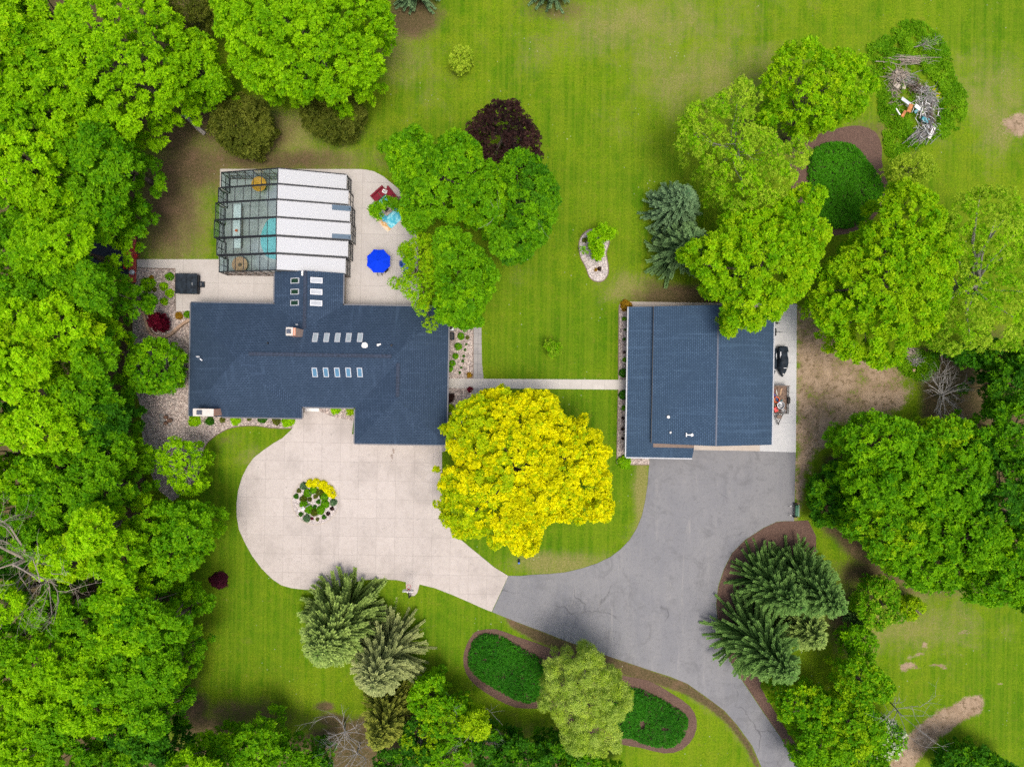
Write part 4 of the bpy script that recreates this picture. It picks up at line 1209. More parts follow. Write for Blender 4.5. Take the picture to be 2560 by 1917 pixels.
# terracotta jars (fountain) on the gravel
for k, (px, py, r, h_) in enumerate(((412, 1042.5, .23, .55), (421, 1051.5, .26, .7), (411.5, 1058, .23, .5))):
    x, y, _ = W(px, py, h_)
    lb = ["brown clay jar on the gravel, uppermost of the three", "brown clay jar on the gravel, right of the other two and tallest", "brown clay jar on the gravel, lowest of the three"][k]
    MBj = MB().lathe([(r*.55, .02), (r, h_*.45), (r*.95, h_*.7), (r*.6, h_*.92), (r*.72, h_), (r*.5, h_), (r*.45, h_*.85), (0, h_*.6)], (x, y, 0), 20)
    jo = MBj.build("clay_jar", M['jar'] if 'jar' in M else M.setdefault('jar', plain("fired_clay", (.22, .13, .09), .6, var=.3)), None, loc=(x, y, .02), smooth=True)
    tag(jo, lb, "jar", "clay jars on the gravel bed")
# stones round the jars
for k, (px, py, r) in enumerate(((403, 1040, .28), (406, 1049, .35), (404, 1057, .24), (416, 1040, .2), (424, 1058, .22))):
    x, y, _ = W(px, py, .1); rg_ = random.Random(k)
    bm = bmesh.new(); bmesh.ops.create_icosphere(bm, subdivisions=2, radius=r)
    for v in bm.verts: v.co *= 1 + rg_.uniform(-.16, .16); v.co.z *= .6
    bm.verts.index_update()
    st_ = MB().add([v.co + Vector((x, y, .06)) for v in bm.verts], [tuple(v.index for v in f.verts) for f in bm.faces]); bm.free()
    so_ = st_.build("boulder", M['grey_wood'], None, loc=(x, y, .02), smooth=True)
    tag(so_, ["grey rock above left of the clay jars", "largest grey rock left of the clay jars", "grey rock at the lower left of the clay jars", "small grey rock just above the clay jars", "small grey rock at the lower right of the clay jars"][k], "rock", "rocks round the clay jars")

# basketball hoop
bx, by, _ = W(1027, 1488)
hp = thing("basketball_hoop", "black basketball hoop with white backboard at the drive's small bay", "basketball hoop", (bx, by, .05))
pb = Vector((bx, by, .05)); tz = 3.05
tp = Vector(W(1022.5, 1494, tz - .1)); bb = Vector(W(1021, 1475, tz + .2))
MB().tube([pb, pb.lerp(tp, .97)], [.09, .07], 8).tube([tp, (bb.x, bb.y - .1, tz + .2)], .06, 8).tube([pb.lerp(tp, .8), (bb.x, bb.y - .1, tz - .15)], .04, 6).build("pole", M['black_metal'], hp)
bd = MB().box((bb.x, bb.y, tz + .35), (1.15, .06, .8), bev=.01).build("backboard", M['white'], hp)
MB().bar((bb.x - .25, bb.y + .035, tz + .15), (bb.x + .25, bb.y + .035, tz + .15), .03).bar((bb.x - .25, bb.y + .035, tz + .5), (bb.x + .25, bb.y + .035, tz + .5), .03).build("target_square", M['red'], bd)
rm = MB().torus((bb.x, bb.y + .32, tz), .23, .02, 20, 6).box((bb.x, bb.y + .06, tz), (.2, .1, .08)).build("rim", M['red'], hp)
nt_ = MB()
for k in range(10):
    a = 2*pi*k/10; a2 = a + .5
    nt_.tube([(bb.x + .23*cos(a), bb.y + .32 + .23*sin(a), tz), (bb.x + .13*cos(a2), bb.y + .32 + .13*sin(a2), tz - .42)], .012, 4)
nt_.build("net", M['white'], rm)

# covered watercraft
def watercraft(px, py, label, rz):
    x, y, _ = W(px, py, .9)
    t = thing("jet_ski", label, "jet ski", (x, y, .052), rz, "covered jet skis beside the barn")
    n, m = 26, 15
    vs, fs = [], []
    for i in range(n + 1):
        s_ = i/n                       # 0 stern .. 1 bow
        l = 1.68 - 3.36*s_             # stern to +y, bow to -y
        wd = .62*(1 if s_ < .55 else max(.02, (1 - ((s_-.55)/.45)**2.1)))
        wd *= (.86 + .14*min(1, s_/.12))
        hh = .62 + .30*math.exp(-((s_-.52)/.16)**2) + .16*math.exp(-((s_-.28)/.18)**2) - .25*max(0, (s_-.7)/.3)**1.4
        for j in range(m):
            a = pi*j/(m-1)
            xx = cos(a); zz = sin(a)
            ex = .55
            vs.append((wd*math.copysign(abs(xx)**ex, xx), l + .02*sin(9*a + 5*s_), .34 + (hh-.34+.25)*abs(zz)**(1.25 if .2 < s_ < .8 else .8) + .012*sin(14*s_ + 7*a)))
    for i in range(n):
        for j in range(m-1):
            fs.append((i*m+j, i*m+j+1, (i+1)*m+j+1, (i+1)*m+j))
        fs.append((i*m, (i+1)*m, (i+1)*m+m-1, i*m+m-1))
    fs.append(tuple(range(m))); fs.append(tuple(range(n*m, n*m+m)))
    MB().add(vs, fs).build("cover", M['black'], t, local=True, smooth=True)
    MB().box((0, .25, .24), (.8, 2.7, .3), bev=.1).build("hull", M['black_metal'], t, local=True)
    for sx_ in (-.43, .43): MB().box((sx_*.93, .72, .965), (.11, .72, .03), m=Matrix.Rotation(math.copysign(.35, sx_), 3, 'Y')).build("reflective_strip", M['alu'], t, local=True)
    MB().box((.12, -.72, 1.0), (.38, .06, .03)).build("logo_band", M['alu'], t, local=True)
    MB().box((0, -1.38, .80), (.14, .1, .05)).build("bow_patch", M['white'], t, local=True)
    for yy in (-.6, .9): MB().box((0, yy, .06), (.9, .12, .1)).build("dolly", M['wood'], t, local=True)
watercraft(1959.5, 904, "black covered jet ski standing clear of the barn roof", 0)
watercraft(1931, 908, "black covered jet ski half hidden under the barn eave", .02)

# lawn tools half under the eave
for k, (px0, px1, py, lb) in enumerate(((1926, 1951, 807.5, "thin black trailer tongue sticking out from under the barn eave, upper of two"), (1926, 1956, 830, "black roller with a thin handle sticking out from under the barn eave, lower of two"))):
    a, b = W3(px0, py, .25), W3(px1, py + .5, .5)
    t = thing("lawn_roller", lb, "garden tool", (a.x, a.y, .052), 0, "garden tools beside the barn")
    if k: MB().lathe([(.26, -.42), (.28, -.40), (.28, .40), (.26, .42)], (a.x + .35, a.y, .34), 18, axis=(0, 1, 0)).build("drum", M['black_metal'], t)
    else: MB().box((a.x + .2, a.y, .25), (.5, .3, .36), bev=.05).lathe([(.10, -.06), (.12, 0), (.10, .06)], (b.x - .32, b.y, .4), 14).build("coupling", M['black_metal'], t)
    MB().tube([(a.x, a.y, .3), b], .025, 6).build("handle", M['black_metal'], t)

# utility trailer and its load
tx0, ty0, _ = W(1932, 965, .7); tx1, ty1, _ = W(1968.5, 1033.5, .7)
tcx, tcy = (tx0+tx1)/2, (ty0+ty1)/2; tw, tl = tx1-tx0, ty0-ty1
tr = thing("utility_trailer", "small open trailer with mesh sides and a wooden bed beside the barn", "trailer", (tcx, tcy, .052))
MB().box((tcx, tcy, .5), (tw - .08, tl - .08, .06)).build("bed", M['wood'], tr)
rl = MB()
for sx_ in (-1, 1):
    for z in (.5, .78, 1.02): rl.bar((tcx + sx_*tw/2, ty0, z), (tcx + sx_*tw/2, ty1, z), .05)
    for k in range(6): rl.bar((tcx + sx_*tw/2, ty1 + tl*k/5, .5), (tcx + sx_*tw/2, ty1 + tl*k/5, 1.02), .045)
for z in (.5, .78, 1.02): rl.bar((tx0, ty1, z), (tx1, ty1, z), .05)
rl.build("rail", M['black_metal'], tr)
MB().bar((tx0, ty0, .6), (tx1 + .05, ty0, .6), .06).box((tcx, ty0 + .05, 1.0), (tw, .06, 1.0)).build("ramp_gate", M['brown_metal'], tr)
for sx_ in (-1, 1):
    wx = tcx + sx_*(tw/2 + .16)
    wh = MB().lathe([(.14, -.1), (.30, -.10), (.33, -.06), (.33, .06), (.30, .10), (.14, .1)], (wx, tcy - .05, .38), 22, axis=(1, 0, 0)).build("wheel", M['rubber'], tr)
    MB().lathe([(.0, -.08), (.14, -.08), (.14, .08), (0, .08)], (wx, tcy - .05, .38), 16, axis=(1, 0, 0)).build("hub", M['alu'], wh)
    fdr = MB()
    for k in range(6):
        a0, a1 = pi*k/6, pi*(k+1)/6
        fdr.bar((wx, tcy - .05 + .42*cos(a0), .42 + .36*sin(a0)), (wx, tcy - .05 + .42*cos(a1), .42 + .36*sin(a1)), .26, .02)
    fdr.build("fender", M['black_metal'], tr)
hx, hy, _ = W(1946, 1059, .5)
MB().bar((tx0 + .15, ty1, .46), (hx, hy, .46), .07).bar((tx1 - .35, ty1, .46), (hx, hy, .46), .07).bar((hx, hy + .1, .46), (hx, hy - .14, .48), .1).build("tongue", M['black_metal'], tr)
MB().box((hx + .05, ty1 - .38, .55), (.5, .4, .22), bev=.03).build("tool_box", M['brown_metal'], tr)
MB().tube([(hx, hy, .05), (hx, hy, .75)], .03, 8).build("jack", M['black_metal'], tr)
x, y, _ = W(1942, 999, .8)
hs = MB()
for k in range(4): hs.torus((x, y, .60 + .07*k), .34 - .015*k, .04, 26, 6)
h_ = hs.build("coiled_hose", M['orange'], None, loc=(x, y, .54)); tag(h_, "orange hose coiled on the trailer bed", "hose")
def bucket(px, py, z0, r, h_, mat, lb, name="bucket", cat="bucket"):
    x, y, _ = W(px, py, z0 + h_)
    t = thing(name, lb, cat, (x, y, z0))
    MB().lathe([(r*.85, z0), (r, z0 + h_), (r*.93, z0 + h_), (r*.8, z0 + .03), (0, z0 + .03)], (x, y, 0), 22).build("shell", M[mat], t)
    MB().torus((x, y, z0 + h_), r, .02, 22, 6).build("rim", M['grey_plastic'], t)
    MB().lathe([(r*.5, z0 + .04), (r*.45, z0 + h_*.7), (0, z0 + h_*.75)], (x + r*.15, y - r*.1, 0), 12).build("contents", M['grey_plastic'], t)
bucket(1952.5, 1013, .535, .42, .5, 'pale_tub' if 'pale_tub' in M else 'alu', "large pale round tub on the trailer, below the orange hose", "tub", "tub")
bucket(1958.5, 1026.5, .535, .24, .45, 'white', "white bucket in a black tub at the tongue end of the trailer")
x, y, _ = W(1939.5, 1023.5, .8)
gc = thing("fuel_can", "red fuel can at the tongue end of the trailer bed", "fuel can", (x, y, .535))
MB().box((x, y, .70), (.42, .55, .34), rz=.4, bev=.07).build("body", M['red'], gc)
MB().lathe([(.07, .86), (.06, .94), (0, .95)], (x + .08, y + .1, 0), 12).build("cap", M['black_metal'], gc)
for k, (a, b, mt, lb, nm) in enumerate((((1941, 975, .62), (1943, 988, .66), 'white', "white pipe lying lengthways on the trailer bed", "pipe"), ((1936, 985, .62), (1948, 1008, .72), 'blue_plastic', "blue strap pole lying across the trailer bed", "pole"), ((1937, 1016, .60), (1944, 1006, .78), 'tan_wood', "short tan stick on the trailer bed beside the orange hose", "stick"), ((1949, 1003, .60), (1957, 1000, .7), 'teal', "short teal rod on the trailer bed beside the wheel", "rod"), ((1936, 972, .58), (1935, 992, .62), 'maroon', "dark red rod along the barn side of the trailer bed", "rod"))):
    A_, B_ = Vector(W(*a)), Vector(W(*b))
    o_ = MB().tube([A_, B_], .045, 8).build(nm, M[mt], None, loc=tuple(A_)); tag(o_, lb, nm)
for k in range(2):
    A_ = Vector(W(1946 + 6*k, 976 + 3*k, .56))
    o_ = MB().box(A_ + Vector((0, 0, .02)), (.14, 1.0 - .2*k, .035), rz=.12 - .3*k).build("plank", M['tan_wood' if k else 'wood'], None, loc=tuple(A_))
    tag(o_, ["brown plank along the middle of the trailer bed", "tan plank slanting near the outer rail of the trailer bed"][k], "plank", "planks on the trailer")

# green cart at the drive's edge
x, y, _ = W(1992.5, 1276, .5)
gcart = thing("garden_cart", "dark green two-handled cart parked at the edge of the asphalt", "cart", (x, y, .04))
MB().box((x, y, .45), (.42, 1.2, .36), bev=.04).build("hopper", M['green_paint'], gcart)
MB().bar((x + .14, y - .66, .66), (x + .14, y + .66, .66), .09, .04).build("lip", M['mint'], gcart)
MB().bar((x - .28, y - .55, .5), (x - .28, y + .6, .5), .05).build("axle_bar", M['black_metal'], gcart)
for k, sy_ in enumerate((-.5, .5)):
    MB().tube([(x - .2, y + sy_, .42), (x - .75, y + sy_, .6), (x - 1.15, y + sy_, .78)], .022, 6).build("handle", M['black_metal'], gcart)
    MB().tube([(x - .68, y + sy_, .60), (x - .84, y + sy_, .67)], .045, 8).build("grip", M['white'], gcart)
    MB().lathe([(.1, -.06), (.24, -.06), (.24, .06), (.1, .06)], (x - .1, y + sy_*1.45, .28), 18, axis=(0, 1, 0)).build("wheel", M['rubber'], gcart)
# blue sprinkler under the yellow tree
x, y, _ = W(1297.5, 1402, .2)
sp_ = thing("sprinkler", "small blue garden sprinkler on the grass below the yellow tree", "sprinkler", (x, y, 0))
MB().box((x, y, .06), (.26, .4, .1), bev=.02).build("body", M['black'], sp_)
MB().tube([(x, y - .1, .1), (x, y - .14, .42)], .03, 8).box((x, y - .16, .44), (.22, .2, .08), bev=.02).build("head", M['blue_plastic'], sp_)

# ================================================================ TREES AND PLANTS
RNG = np.random.default_rng(7)
PAL = {
 'lime':   ((.22,.48,.003), (.43,.76,.006)),
 'mid':    ((.065,.25,.004), (.215,.49,.006)),
 'fresh':  ((.125,.36,.003), (.35,.64,.005)),
 'dark':   ((.022,.115,.005), (.075,.265,.010)),
 'olive':  ((.070,.100,.010), (.21,.245,.030)),
 'yellow': ((.60,.62,.002), (.93,.88,.003)),
 'ygreen': ((.22,.42,.004), (.45,.64,.007)),
 'pale':   ((.24,.40,.015), (.50,.64,.050)),
 'sage':   ((.24,.38,.040), (.54,.68,.13)),
 'copper': ((.016,.009,.010), (.085,.040,.034)),
 'red':    ((.07,.003,.014), (.24,.012,.035)),
 'purple': ((.05,.010,.020), (.15,.025,.05)),
 'bluespruce': ((.055,.13,.055), (.21,.34,.16)), 'greypine': ((.05,.12,.04), (.20,.33,.12)),
 'spruce': ((.042,.125,.020), (.20,.36,.085)),
 'spruce2':((.09,.18,.030), (.36,.49,.12)),
 'pine':   ((.18,.235,.075), (.42,.47,.18)),
 'gold':   ((.24,.13,.01), (.50,.30,.015)),
 'cover':  ((.020,.135,.008), (.060,.28,.012)),
 'cover2': ((.040,.19,.005), (.095,.36,.010)),
 'weed':   ((.085,.27,.004), (.26,.50,.010)),
}

def unit(v): return v / np.maximum(np.linalg.norm(v, axis=-1, keepdims=True), 1e-9)

def quads_mesh(name, Q, Cc, mat, parent=None, off=(0, 0, 0)):
    """Q (n,4,3) quads, Cc (n,3) colour of each leaf"""
    n = len(Q)
    me = bpy.data.meshes.new(name)
    V = (Q.reshape(-1, 3) - np.asarray(off)).astype(np.float32)
    me.vertices.add(n*4); me.vertices.foreach_set("co", V.ravel())
    me.loops.add(n*4); me.loops.foreach_set("vertex_index", np.arange(n*4, dtype=np.int32))
    me.polygons.add(n); me.polygons.foreach_set("loop_start", np.arange(0, n*4, 4, dtype=np.int32))
    me.update()
    a = me.attributes.new("leaf_colour", 'FLOAT_COLOR', 'FACE')
    c4 = np.concatenate([np.clip(Cc, 0.001, .95), np.ones((n, 1))], 1).astype(np.float32)
    a.data.foreach_set("color", c4.ravel())
    me.materials.append(mat)
    o = bpy.data.objects.new(name, me); COL.objects.link(o); o.parent = parent
    return o

def rosettes(r, P, A, Ln, m, pal, tint, wid=.5, lift=(.1, .7), droop=.15):
    """m leaves round every sprig; P tips, A axes, tint 0..1 per sprig"""
    n = len(P)
    ref = np.where(np.abs(A[:, 2:3]) < .9, np.array([[0, 0, 1.]]), np.array([[1., 0, 0]]))
    U = unit(np.cross(A, ref)); Vv = np.cross(A, U)
    ph = (np.arange(m)[None] * 2*pi/m + r.uniform(0, 2*pi, (n, 1)) + r.normal(0, .25, (n, m)))[..., None]
    D = unit(np.cos(ph)*U[:, None] + np.sin(ph)*Vv[:, None] + A[:, None]*r.uniform(*lift, (n, m, 1)))
    Sd = unit(np.cross(A[:, None] + r.normal(0, .25, (n, m, 3)), D))
    Lf = Ln * r.uniform(.65, 1.25, (n, m, 1)); Wd = Lf * wid * .5
    B = P[:, None] + D*Lf*.08
    mid = B + D*Lf*.5
    tip = B + D*Lf; tip[..., 2] -= droop*Lf[..., 0]
    Q = np.stack([B, mid + Sd*Wd, tip, mid - Sd*Wd], 2).reshape(-1, 4, 3)
    a, b = np.array(pal[0]), np.array(pal[1])
    t = np.clip(tint[:, None] + r.normal(0, .10, (n, m)), 0, 1)[..., None]
    Cc = (a + (b-a)*t) * (1 + r.normal(0, .10, (n, m, 1)))
    return Q, Cc.reshape(-1, 3)

def ellipse(cx, cy, rx, ry, rot=0, seed=0, wob=.10, n=26):
    rr = random.Random(seed); out = []
    ks = [(k, rr.uniform(0, 2*pi), rr.uniform(.3, 1)/k**.5) for k in (2, 3, 5, 7)]
    for i in range(n):
        a = 2*pi*i/n
        f = 1 + wob * sum(w*sin(k*a + p) for k, p, w in ks)
        x, y = rx*f*cos(a), ry*f*sin(a)
        out.append((cx + x*cos(rot) - y*sin(rot), cy + x*sin(rot) + y*cos(rot)))
    return out

def crown(r, poly, zt, ze, zb, pal, sp=1.5, lr=1.05, gap=.46, leaf=.42, m=6, wid=.5, dens=1.0, extra=(), rough=.5, pal2=None, p2=0.0, lift=(.25, 1.05), under=.5, pl=.6, bias=None):
    q = np.array(poly); lo, hi = q.min(0), q.max(0)
    gx, gy = np.meshgrid(np.arange(lo[0], hi[0] + sp, sp), np.arange(lo[1], hi[1] + sp, sp))
    C = np.stack([gx.ravel(), gy.ravel()], 1) + r.uniform(-.42, .42, (gx.size, 2))*sp
    C = C[inside(C, q)]
    d = edge_dist(C, q); C, d = C[d > .7*lr], d[d > .7*lr]
    # lobes along the outline keep the silhouette ragged but true
    nx_ = np.roll(q, -1, 0) - q; ln = np.hypot(*nx_.T); cum = np.concatenate([[0], np.cumsum(ln)])
    k = max(6, int(cum[-1]/(sp*.8)))
    s_ = (np.arange(k) + r.uniform(-.3, .3, k))/k*cum[-1] % cum[-1]
    i = np.clip(np.searchsorted(cum, s_, 'right') - 1, 0, len(q)-1)
    E = q[i] + nx_[i]*((s_ - cum[i])/np.maximum(ln[i], 1e-6))[:, None]
    ctr = q.mean(0); 
    nin = np.stack([-nx_[i][:, 1], nx_[i][:, 0]], 1); nin = unit(nin); 
    tst = inside(E + nin*.2, q); nin[~tst] *= -1
    E = E + nin*(lr*r.uniform(.8, 1.7, k))[:, None]
    E = E[inside(E, q)]
    Dm = max(d.max() if len(d) else lr, lr)
    dE = edge_dist(E, q)
    XY = np.concatenate([C, E]); dd = np.concatenate([d, dE])
    t = np.clip(dd/(.92*Dm), 0, 1)
    Z = ze + (zt-ze)*np.sqrt(1-(1-t)**2) + r.normal(0, rough, len(XY))
    Rr = lr*r.uniform(.65, 1.3, len(XY))
    Z -= (r.uniform(0, 1, len(XY)) < .30)*r.uniform(.4, 1.5, len(XY))
    Z = np.minimum(Z, zt + .4) - Rr*.5
    Lob = np.concatenate([XY, Z[:, None]], 1)
    lay = np.zeros(len(Lob))
    # under-storey of the crown
    kk = r.uniform(0, 1, len(XY)) < under
    low = Lob[kk].copy(); low[:, :2] = ctr + (low[:, :2] - ctr)*.9
    low[:, 2] = np.minimum(low[:, 2] - 1.0, zb + (ze - zb)*r.uniform(0, .9, kk.sum()))
    Lob = np.concatenate([Lob, low]); Rr = np.concatenate([Rr, Rr[kk]*.9])
    for ex in extra:
        Lob = np.concatenate([Lob, [ex[:3]]]); Rr = np.concatenate([Rr, [ex[3]]])
    n = np.maximum(4, (4*pi*Rr**2*.62/gap**2*dens)).astype(int)
    idx = np.repeat(np.arange(len(Lob)), n); K = len(idx)
    dz = r.uniform(-.30, 1, K); a = r.uniform(0, 2*pi, K); h_ = np.sqrt(np.maximum(0, 1-dz*dz))
    D = np.stack([h_*np.cos(a), h_*np.sin(a), dz], 1)
    P = Lob[idx] + D*(Rr[idx]*r.uniform(.55, 1.08, K))[:, None]*np.array([1, 1, .85])
    A = unit(D + np.array([0, 0, .7]) + r.normal(0, .25, (K, 3)))
    ph_ = r.uniform(0, 6, 3)
    lt = .5 + .22*np.sin(Lob[:, 0]*.9 + ph_[0])*np.sin(Lob[:, 1]*.8 + ph_[1]) + r.normal(0, .11, len(Lob))
    tint = lt[idx] + r.normal(0, .2, K)
    Q, Cc = rosettes(r, P, A, leaf, m, pal, tint, wid, lift)
    if pal2 is not None:
        side = 1.0 if bias is None else np.clip(.1 + 1.8*((ctr - Lob[:, :2])[:, 0]/max(Dm, 1)*bias[0] + (ctr - Lob[:, :2])[:, 1]/max(Dm, 1)*bias[1]), .05, 2.5)
        patch = .5 + .5*np.sin(Lob[:, 0]*.55 + ph_[2])*np.cos(Lob[:, 1]*.5 + ph_[0])
        pick = np.repeat((r.uniform(0, 1, len(Lob)) < p2*pl*side*2*patch)[idx] & (r.uniform(0, 1, K) < .8) | (r.uniform(0, 1, K) < p2*.4), m)
        a2, b2 = np.array(pal2[0]), np.array(pal2[1])
        tt = np.clip(np.repeat(tint, m) + r.normal(0, .1, len(Cc)), 0, 1)[:, None]
        bl = r.uniform(.45, 1, len(Cc))[:, None] if pl > .05 else 1.0
        Cc[pick] = (Cc*(1-bl) + (a2 + (b2-a2)*tt)*bl)[pick]
    return Q, Cc, Lob

def limbs(mb, base, top, r0, targets, rng_):
    """tapered trunk with limbs curving to the lobes"""
    base, top = Vector(base), Vector(top)
    pts = []
    for i in range(6):
        f = i/5
        pts.append(base.lerp(top, f) + Vector((rng_.uniform(-.12, .12), rng_.uniform(-.12, .12), 0))*(f*(1-f)*3))
    mb.tube(pts, [r0*(1.35 if i == 0 else 1-.62*i/5) for i in range(6)], 8)
    for tg in targets:
        tg = Vector(tg)
        f = rng_.uniform(.35, .95); s_ = base.lerp(top, f)
        mid = s_.lerp(tg, .5) + Vector((0, 0, -.10*(tg-s_).length)) + Vector((rng_.uniform(-.25, .25), rng_.uniform(-.25, .25), rng_.uniform(-.2, .2)))
        rr = r0*(.45 - .15*f)
        mb.tube([s_, s_.lerp(mid, .55), mid, mid.lerp(tg, .55) + Vector((0, 0, .08)), tg], [rr, rr*.8, rr*.6, rr*.4, rr*.15], 6)

TREES = []
def tree(name, label, cat, poly_px, zt, ze, zb, pal, seed=None, group=None, trunk_px=None, r0=None, nl=16, bark='bark', mat='leaf', pal2=None, extra_px=(), **kw):
    seed = len(TREES) + 11 if seed is None else seed
    TREES.append(label)
    r = np.random.default_rng(seed); rr = random.Random(seed)
    poly = smooth_poly(WP(poly_px, ze), 2)
    q = np.array(poly); c = q.mean(0)
    b = W(*trunk_px, 0) if trunk_px else (c[0]*1.06, c[1]*1.06, 0)
    ex = [(*W(x, y, z)[:2], z, ra) for x, y, z, ra in extra_px]
    Q, Cc, Lob = crown(r, poly, zt, ze, zb, PAL[pal], extra=ex, pal2=PAL[pal2] if pal2 else None, **kw)
    t = thing(name, label, cat, (b[0], b[1], 0), 0, group)
    off = np.array([b[0], b[1], 0])
    quads_mesh("crown", Q, Cc, M[mat], t, off)
    size = math.sqrt(abs(sum(poly[i][0]*poly[i-1][1] - poly[i-1][0]*poly[i][1] for i in range(len(poly)))/2)/pi)
    mb = MB()
    pick = rr.sample(range(len(Lob)), min(nl, len(Lob)))
    tg = [Lob[i] for i in pick] + [e[:3] for e in ex]
    limbs(mb, (b[0], b[1], -.1), (c[0]*.85 + b[0]*.15, c[1]*.85 + b[1]*.15, ze + .45*(zt-ze)), r0 or max(.07, .055*size + .03*zt*.3), tg, rr)
    mb.build("trunk", M[bark], t, smooth=True)
    return t

def conifer(name, label, apex_px, h_, R0, pal, seed, group=None, base_px=None, dz=.36, nb=14, power=.8, droop=.22, leaf=.34, z0=.5, wid=.36, bark='bark', tipup=.35, pal2=None):
    """spruce: whorls of plumed branches on a tapering stem"""
    TREES.append(label)
    r = np.random.default_rng(seed)
    a3 = np.array(W(*apex_px, h_)); b3 = np.array(W(*base_px, 0)) if base_px else np.array([a3[0], a3[1], 0])
    t = thing(name, label, "tree", (b3[0], b3[1], 0), 0, group)
    Qs, Cs = [], []
    mb = MB()
    mb.tube([b3 + (0, 0, -.1), b3*.5 + a3*.5, a3], [.03*h_*.65, .018*h_*.6, .02], 8)
    a_, b_ = np.array(PAL[pal][0]), np.array(PAL[pal][1])
    z = z0
    while z < h_ - .15:
        f = z/h_; R = R0*(1-f)**power + .12
        n = max(4, int(nb*(.55 + .45*(1-f))))
        ph0 = r.uniform(0, 2*pi)
        for k in range(n):
            az = ph0 + 2*pi*k/n + r.normal(0, .14)
            ln = R*r.uniform(.80, 1.06)
            st = b3 + (a3-b3)*f; zz = z + r.uniform(-.2, .2)
            d = np.array([cos(az), sin(az), 0])
            ns = max(3, int(ln/.095))
            s_ = np.linspace(.12, 1, ns)
            dr = droop*(1 - f*1.2)
            pz = zz - dr*ln*s_ + tipup*dr*ln*s_**2*1.6 + .30*f*ln*s_
            bend = r.normal(0, .12)
            side = np.array([-d[1], d[0], 0])
            Pp = np.stack([st[0] + d[0]*ln*s_ + side[0]*bend*ln*s_**2, st[1] + d[1]*ln*s_ + side[1]*bend*ln*s_**2, pz], 1)
            if ln > .6 and k % 2 == 0:
                mb.tube([(*st[:2], zz), tuple(Pp[ns//2]), tuple(Pp[-1])], [.035, .022, .006], 4, False)
            tl = r.uniform(.05, .95)
            for (sgn, up, lf) in ((1, .25, 1), (-1, .25, 1), (.35, .8, .8), (-.35, .8, .8), (.75, -.15, .9), (-.75, -.15, .9)):
                Ld = leaf*lf*(1.15 - .5*s_)*r.uniform(.8, 1.2, ns)
                dv = unit(d[None]*.85 + side[None]*sgn*.75 + np.array([0, 0, up])[None] + r.normal(0, .12, (ns, 3)))
                sd = unit(np.cross(dv, np.array([0, 0, 1.]) + r.normal(0, .35, (ns, 3))))
                B = Pp; tip = Pp + dv*Ld[:, None]; mid = Pp + dv*Ld[:, None]*.5; w = (Ld*wid*.6)[:, None]
                Qs.append(np.stack([B - sd*w*.3, mid + sd*w, tip, mid - sd*w], 1))
                tt = np.clip(.15 + .45*s_**2 + .4*tl + r.normal(0, .12, ns) - .1, 0, 1)[:, None]
                Cs.append((a_ + (b_-a_)*tt)*(1 + r.normal(0, .08, (ns, 1))))
        z += dz*(.75 + .5*(1-f))
    # leader
    quads_mesh("crown", np.concatenate(Qs), np.concatenate(Cs), M['needle'], t, np.array([b3[0], b3[1], 0]))
    mb.build("trunk", M[bark], t, smooth=True)
    return t

def bare(name, label, base_px, h_, lean_px, seed, spread=.9, mat='dead_wood', r0=.14, depth=5, n0=7, group=None, up=.5, trunk_frac=.5, z_base=0):
    """leafless tree"""
    TREES.append(label)
    rr = random.Random(seed)
    b = Vector(W(*base_px, 0)); tp = Vector(W(*lean_px, h_))
    t = thing(name, label, "tree", tuple(b), 0, group)
    tm, bm_ = MB(), MB()
    top = b.lerp(tp, trunk_frac)
    tm.tube([b + Vector((0, 0, -.1)), b.lerp(top, .5) + Vector((rr.uniform(-.15, .15), rr.uniform(-.15, .15), 0)), top], [r0*1.3, r0, r0*.75], 8)
    axis = (tp - b).normalized()
    def grow(p, d, ln, r, lev):
        if lev == 0 or r < .006: return
        q = p; pts = [p]; dd = d.copy(); n = 3
        for i in range(n):
            dd = (dd + Vector((rr.gauss(0, .16), rr.gauss(0, .16), rr.gauss(0, .12) + .05*up))).normalized()
            q = q + dd*ln/n; pts.append(q)
        bm_.tube(pts, [r, r*.82, r*.65, r*.48], 5, False)
        for k in range(rr.choice((2, 3, 3))):
            i = rr.choice((1, 2, 3)); nd = (dd + Vector((rr.gauss(0, .65), rr.gauss(0, .65), rr.gauss(0, .45)))).normalized()
            grow(pts[i], nd, ln*rr.uniform(.55, .8), r*rr.uniform(.42, .6), lev-1)
    for k in range(n0):
        f = rr.uniform(.45, 1) if k else 1
        s_ = b.lerp(top, f); a = 2*pi*k/n0 + rr.uniform(-.4, .4)
        d = (axis*up + Vector((cos(a), sin(a), .1))*spread).normalized()
        grow(s_, d, h_*rr.uniform(.22, .4), r0*rr.uniform(.4, .65), depth)
    tm.build("trunk", M[mat], t, smooth=True); bm_.build("branch", M[mat], t)
    return t

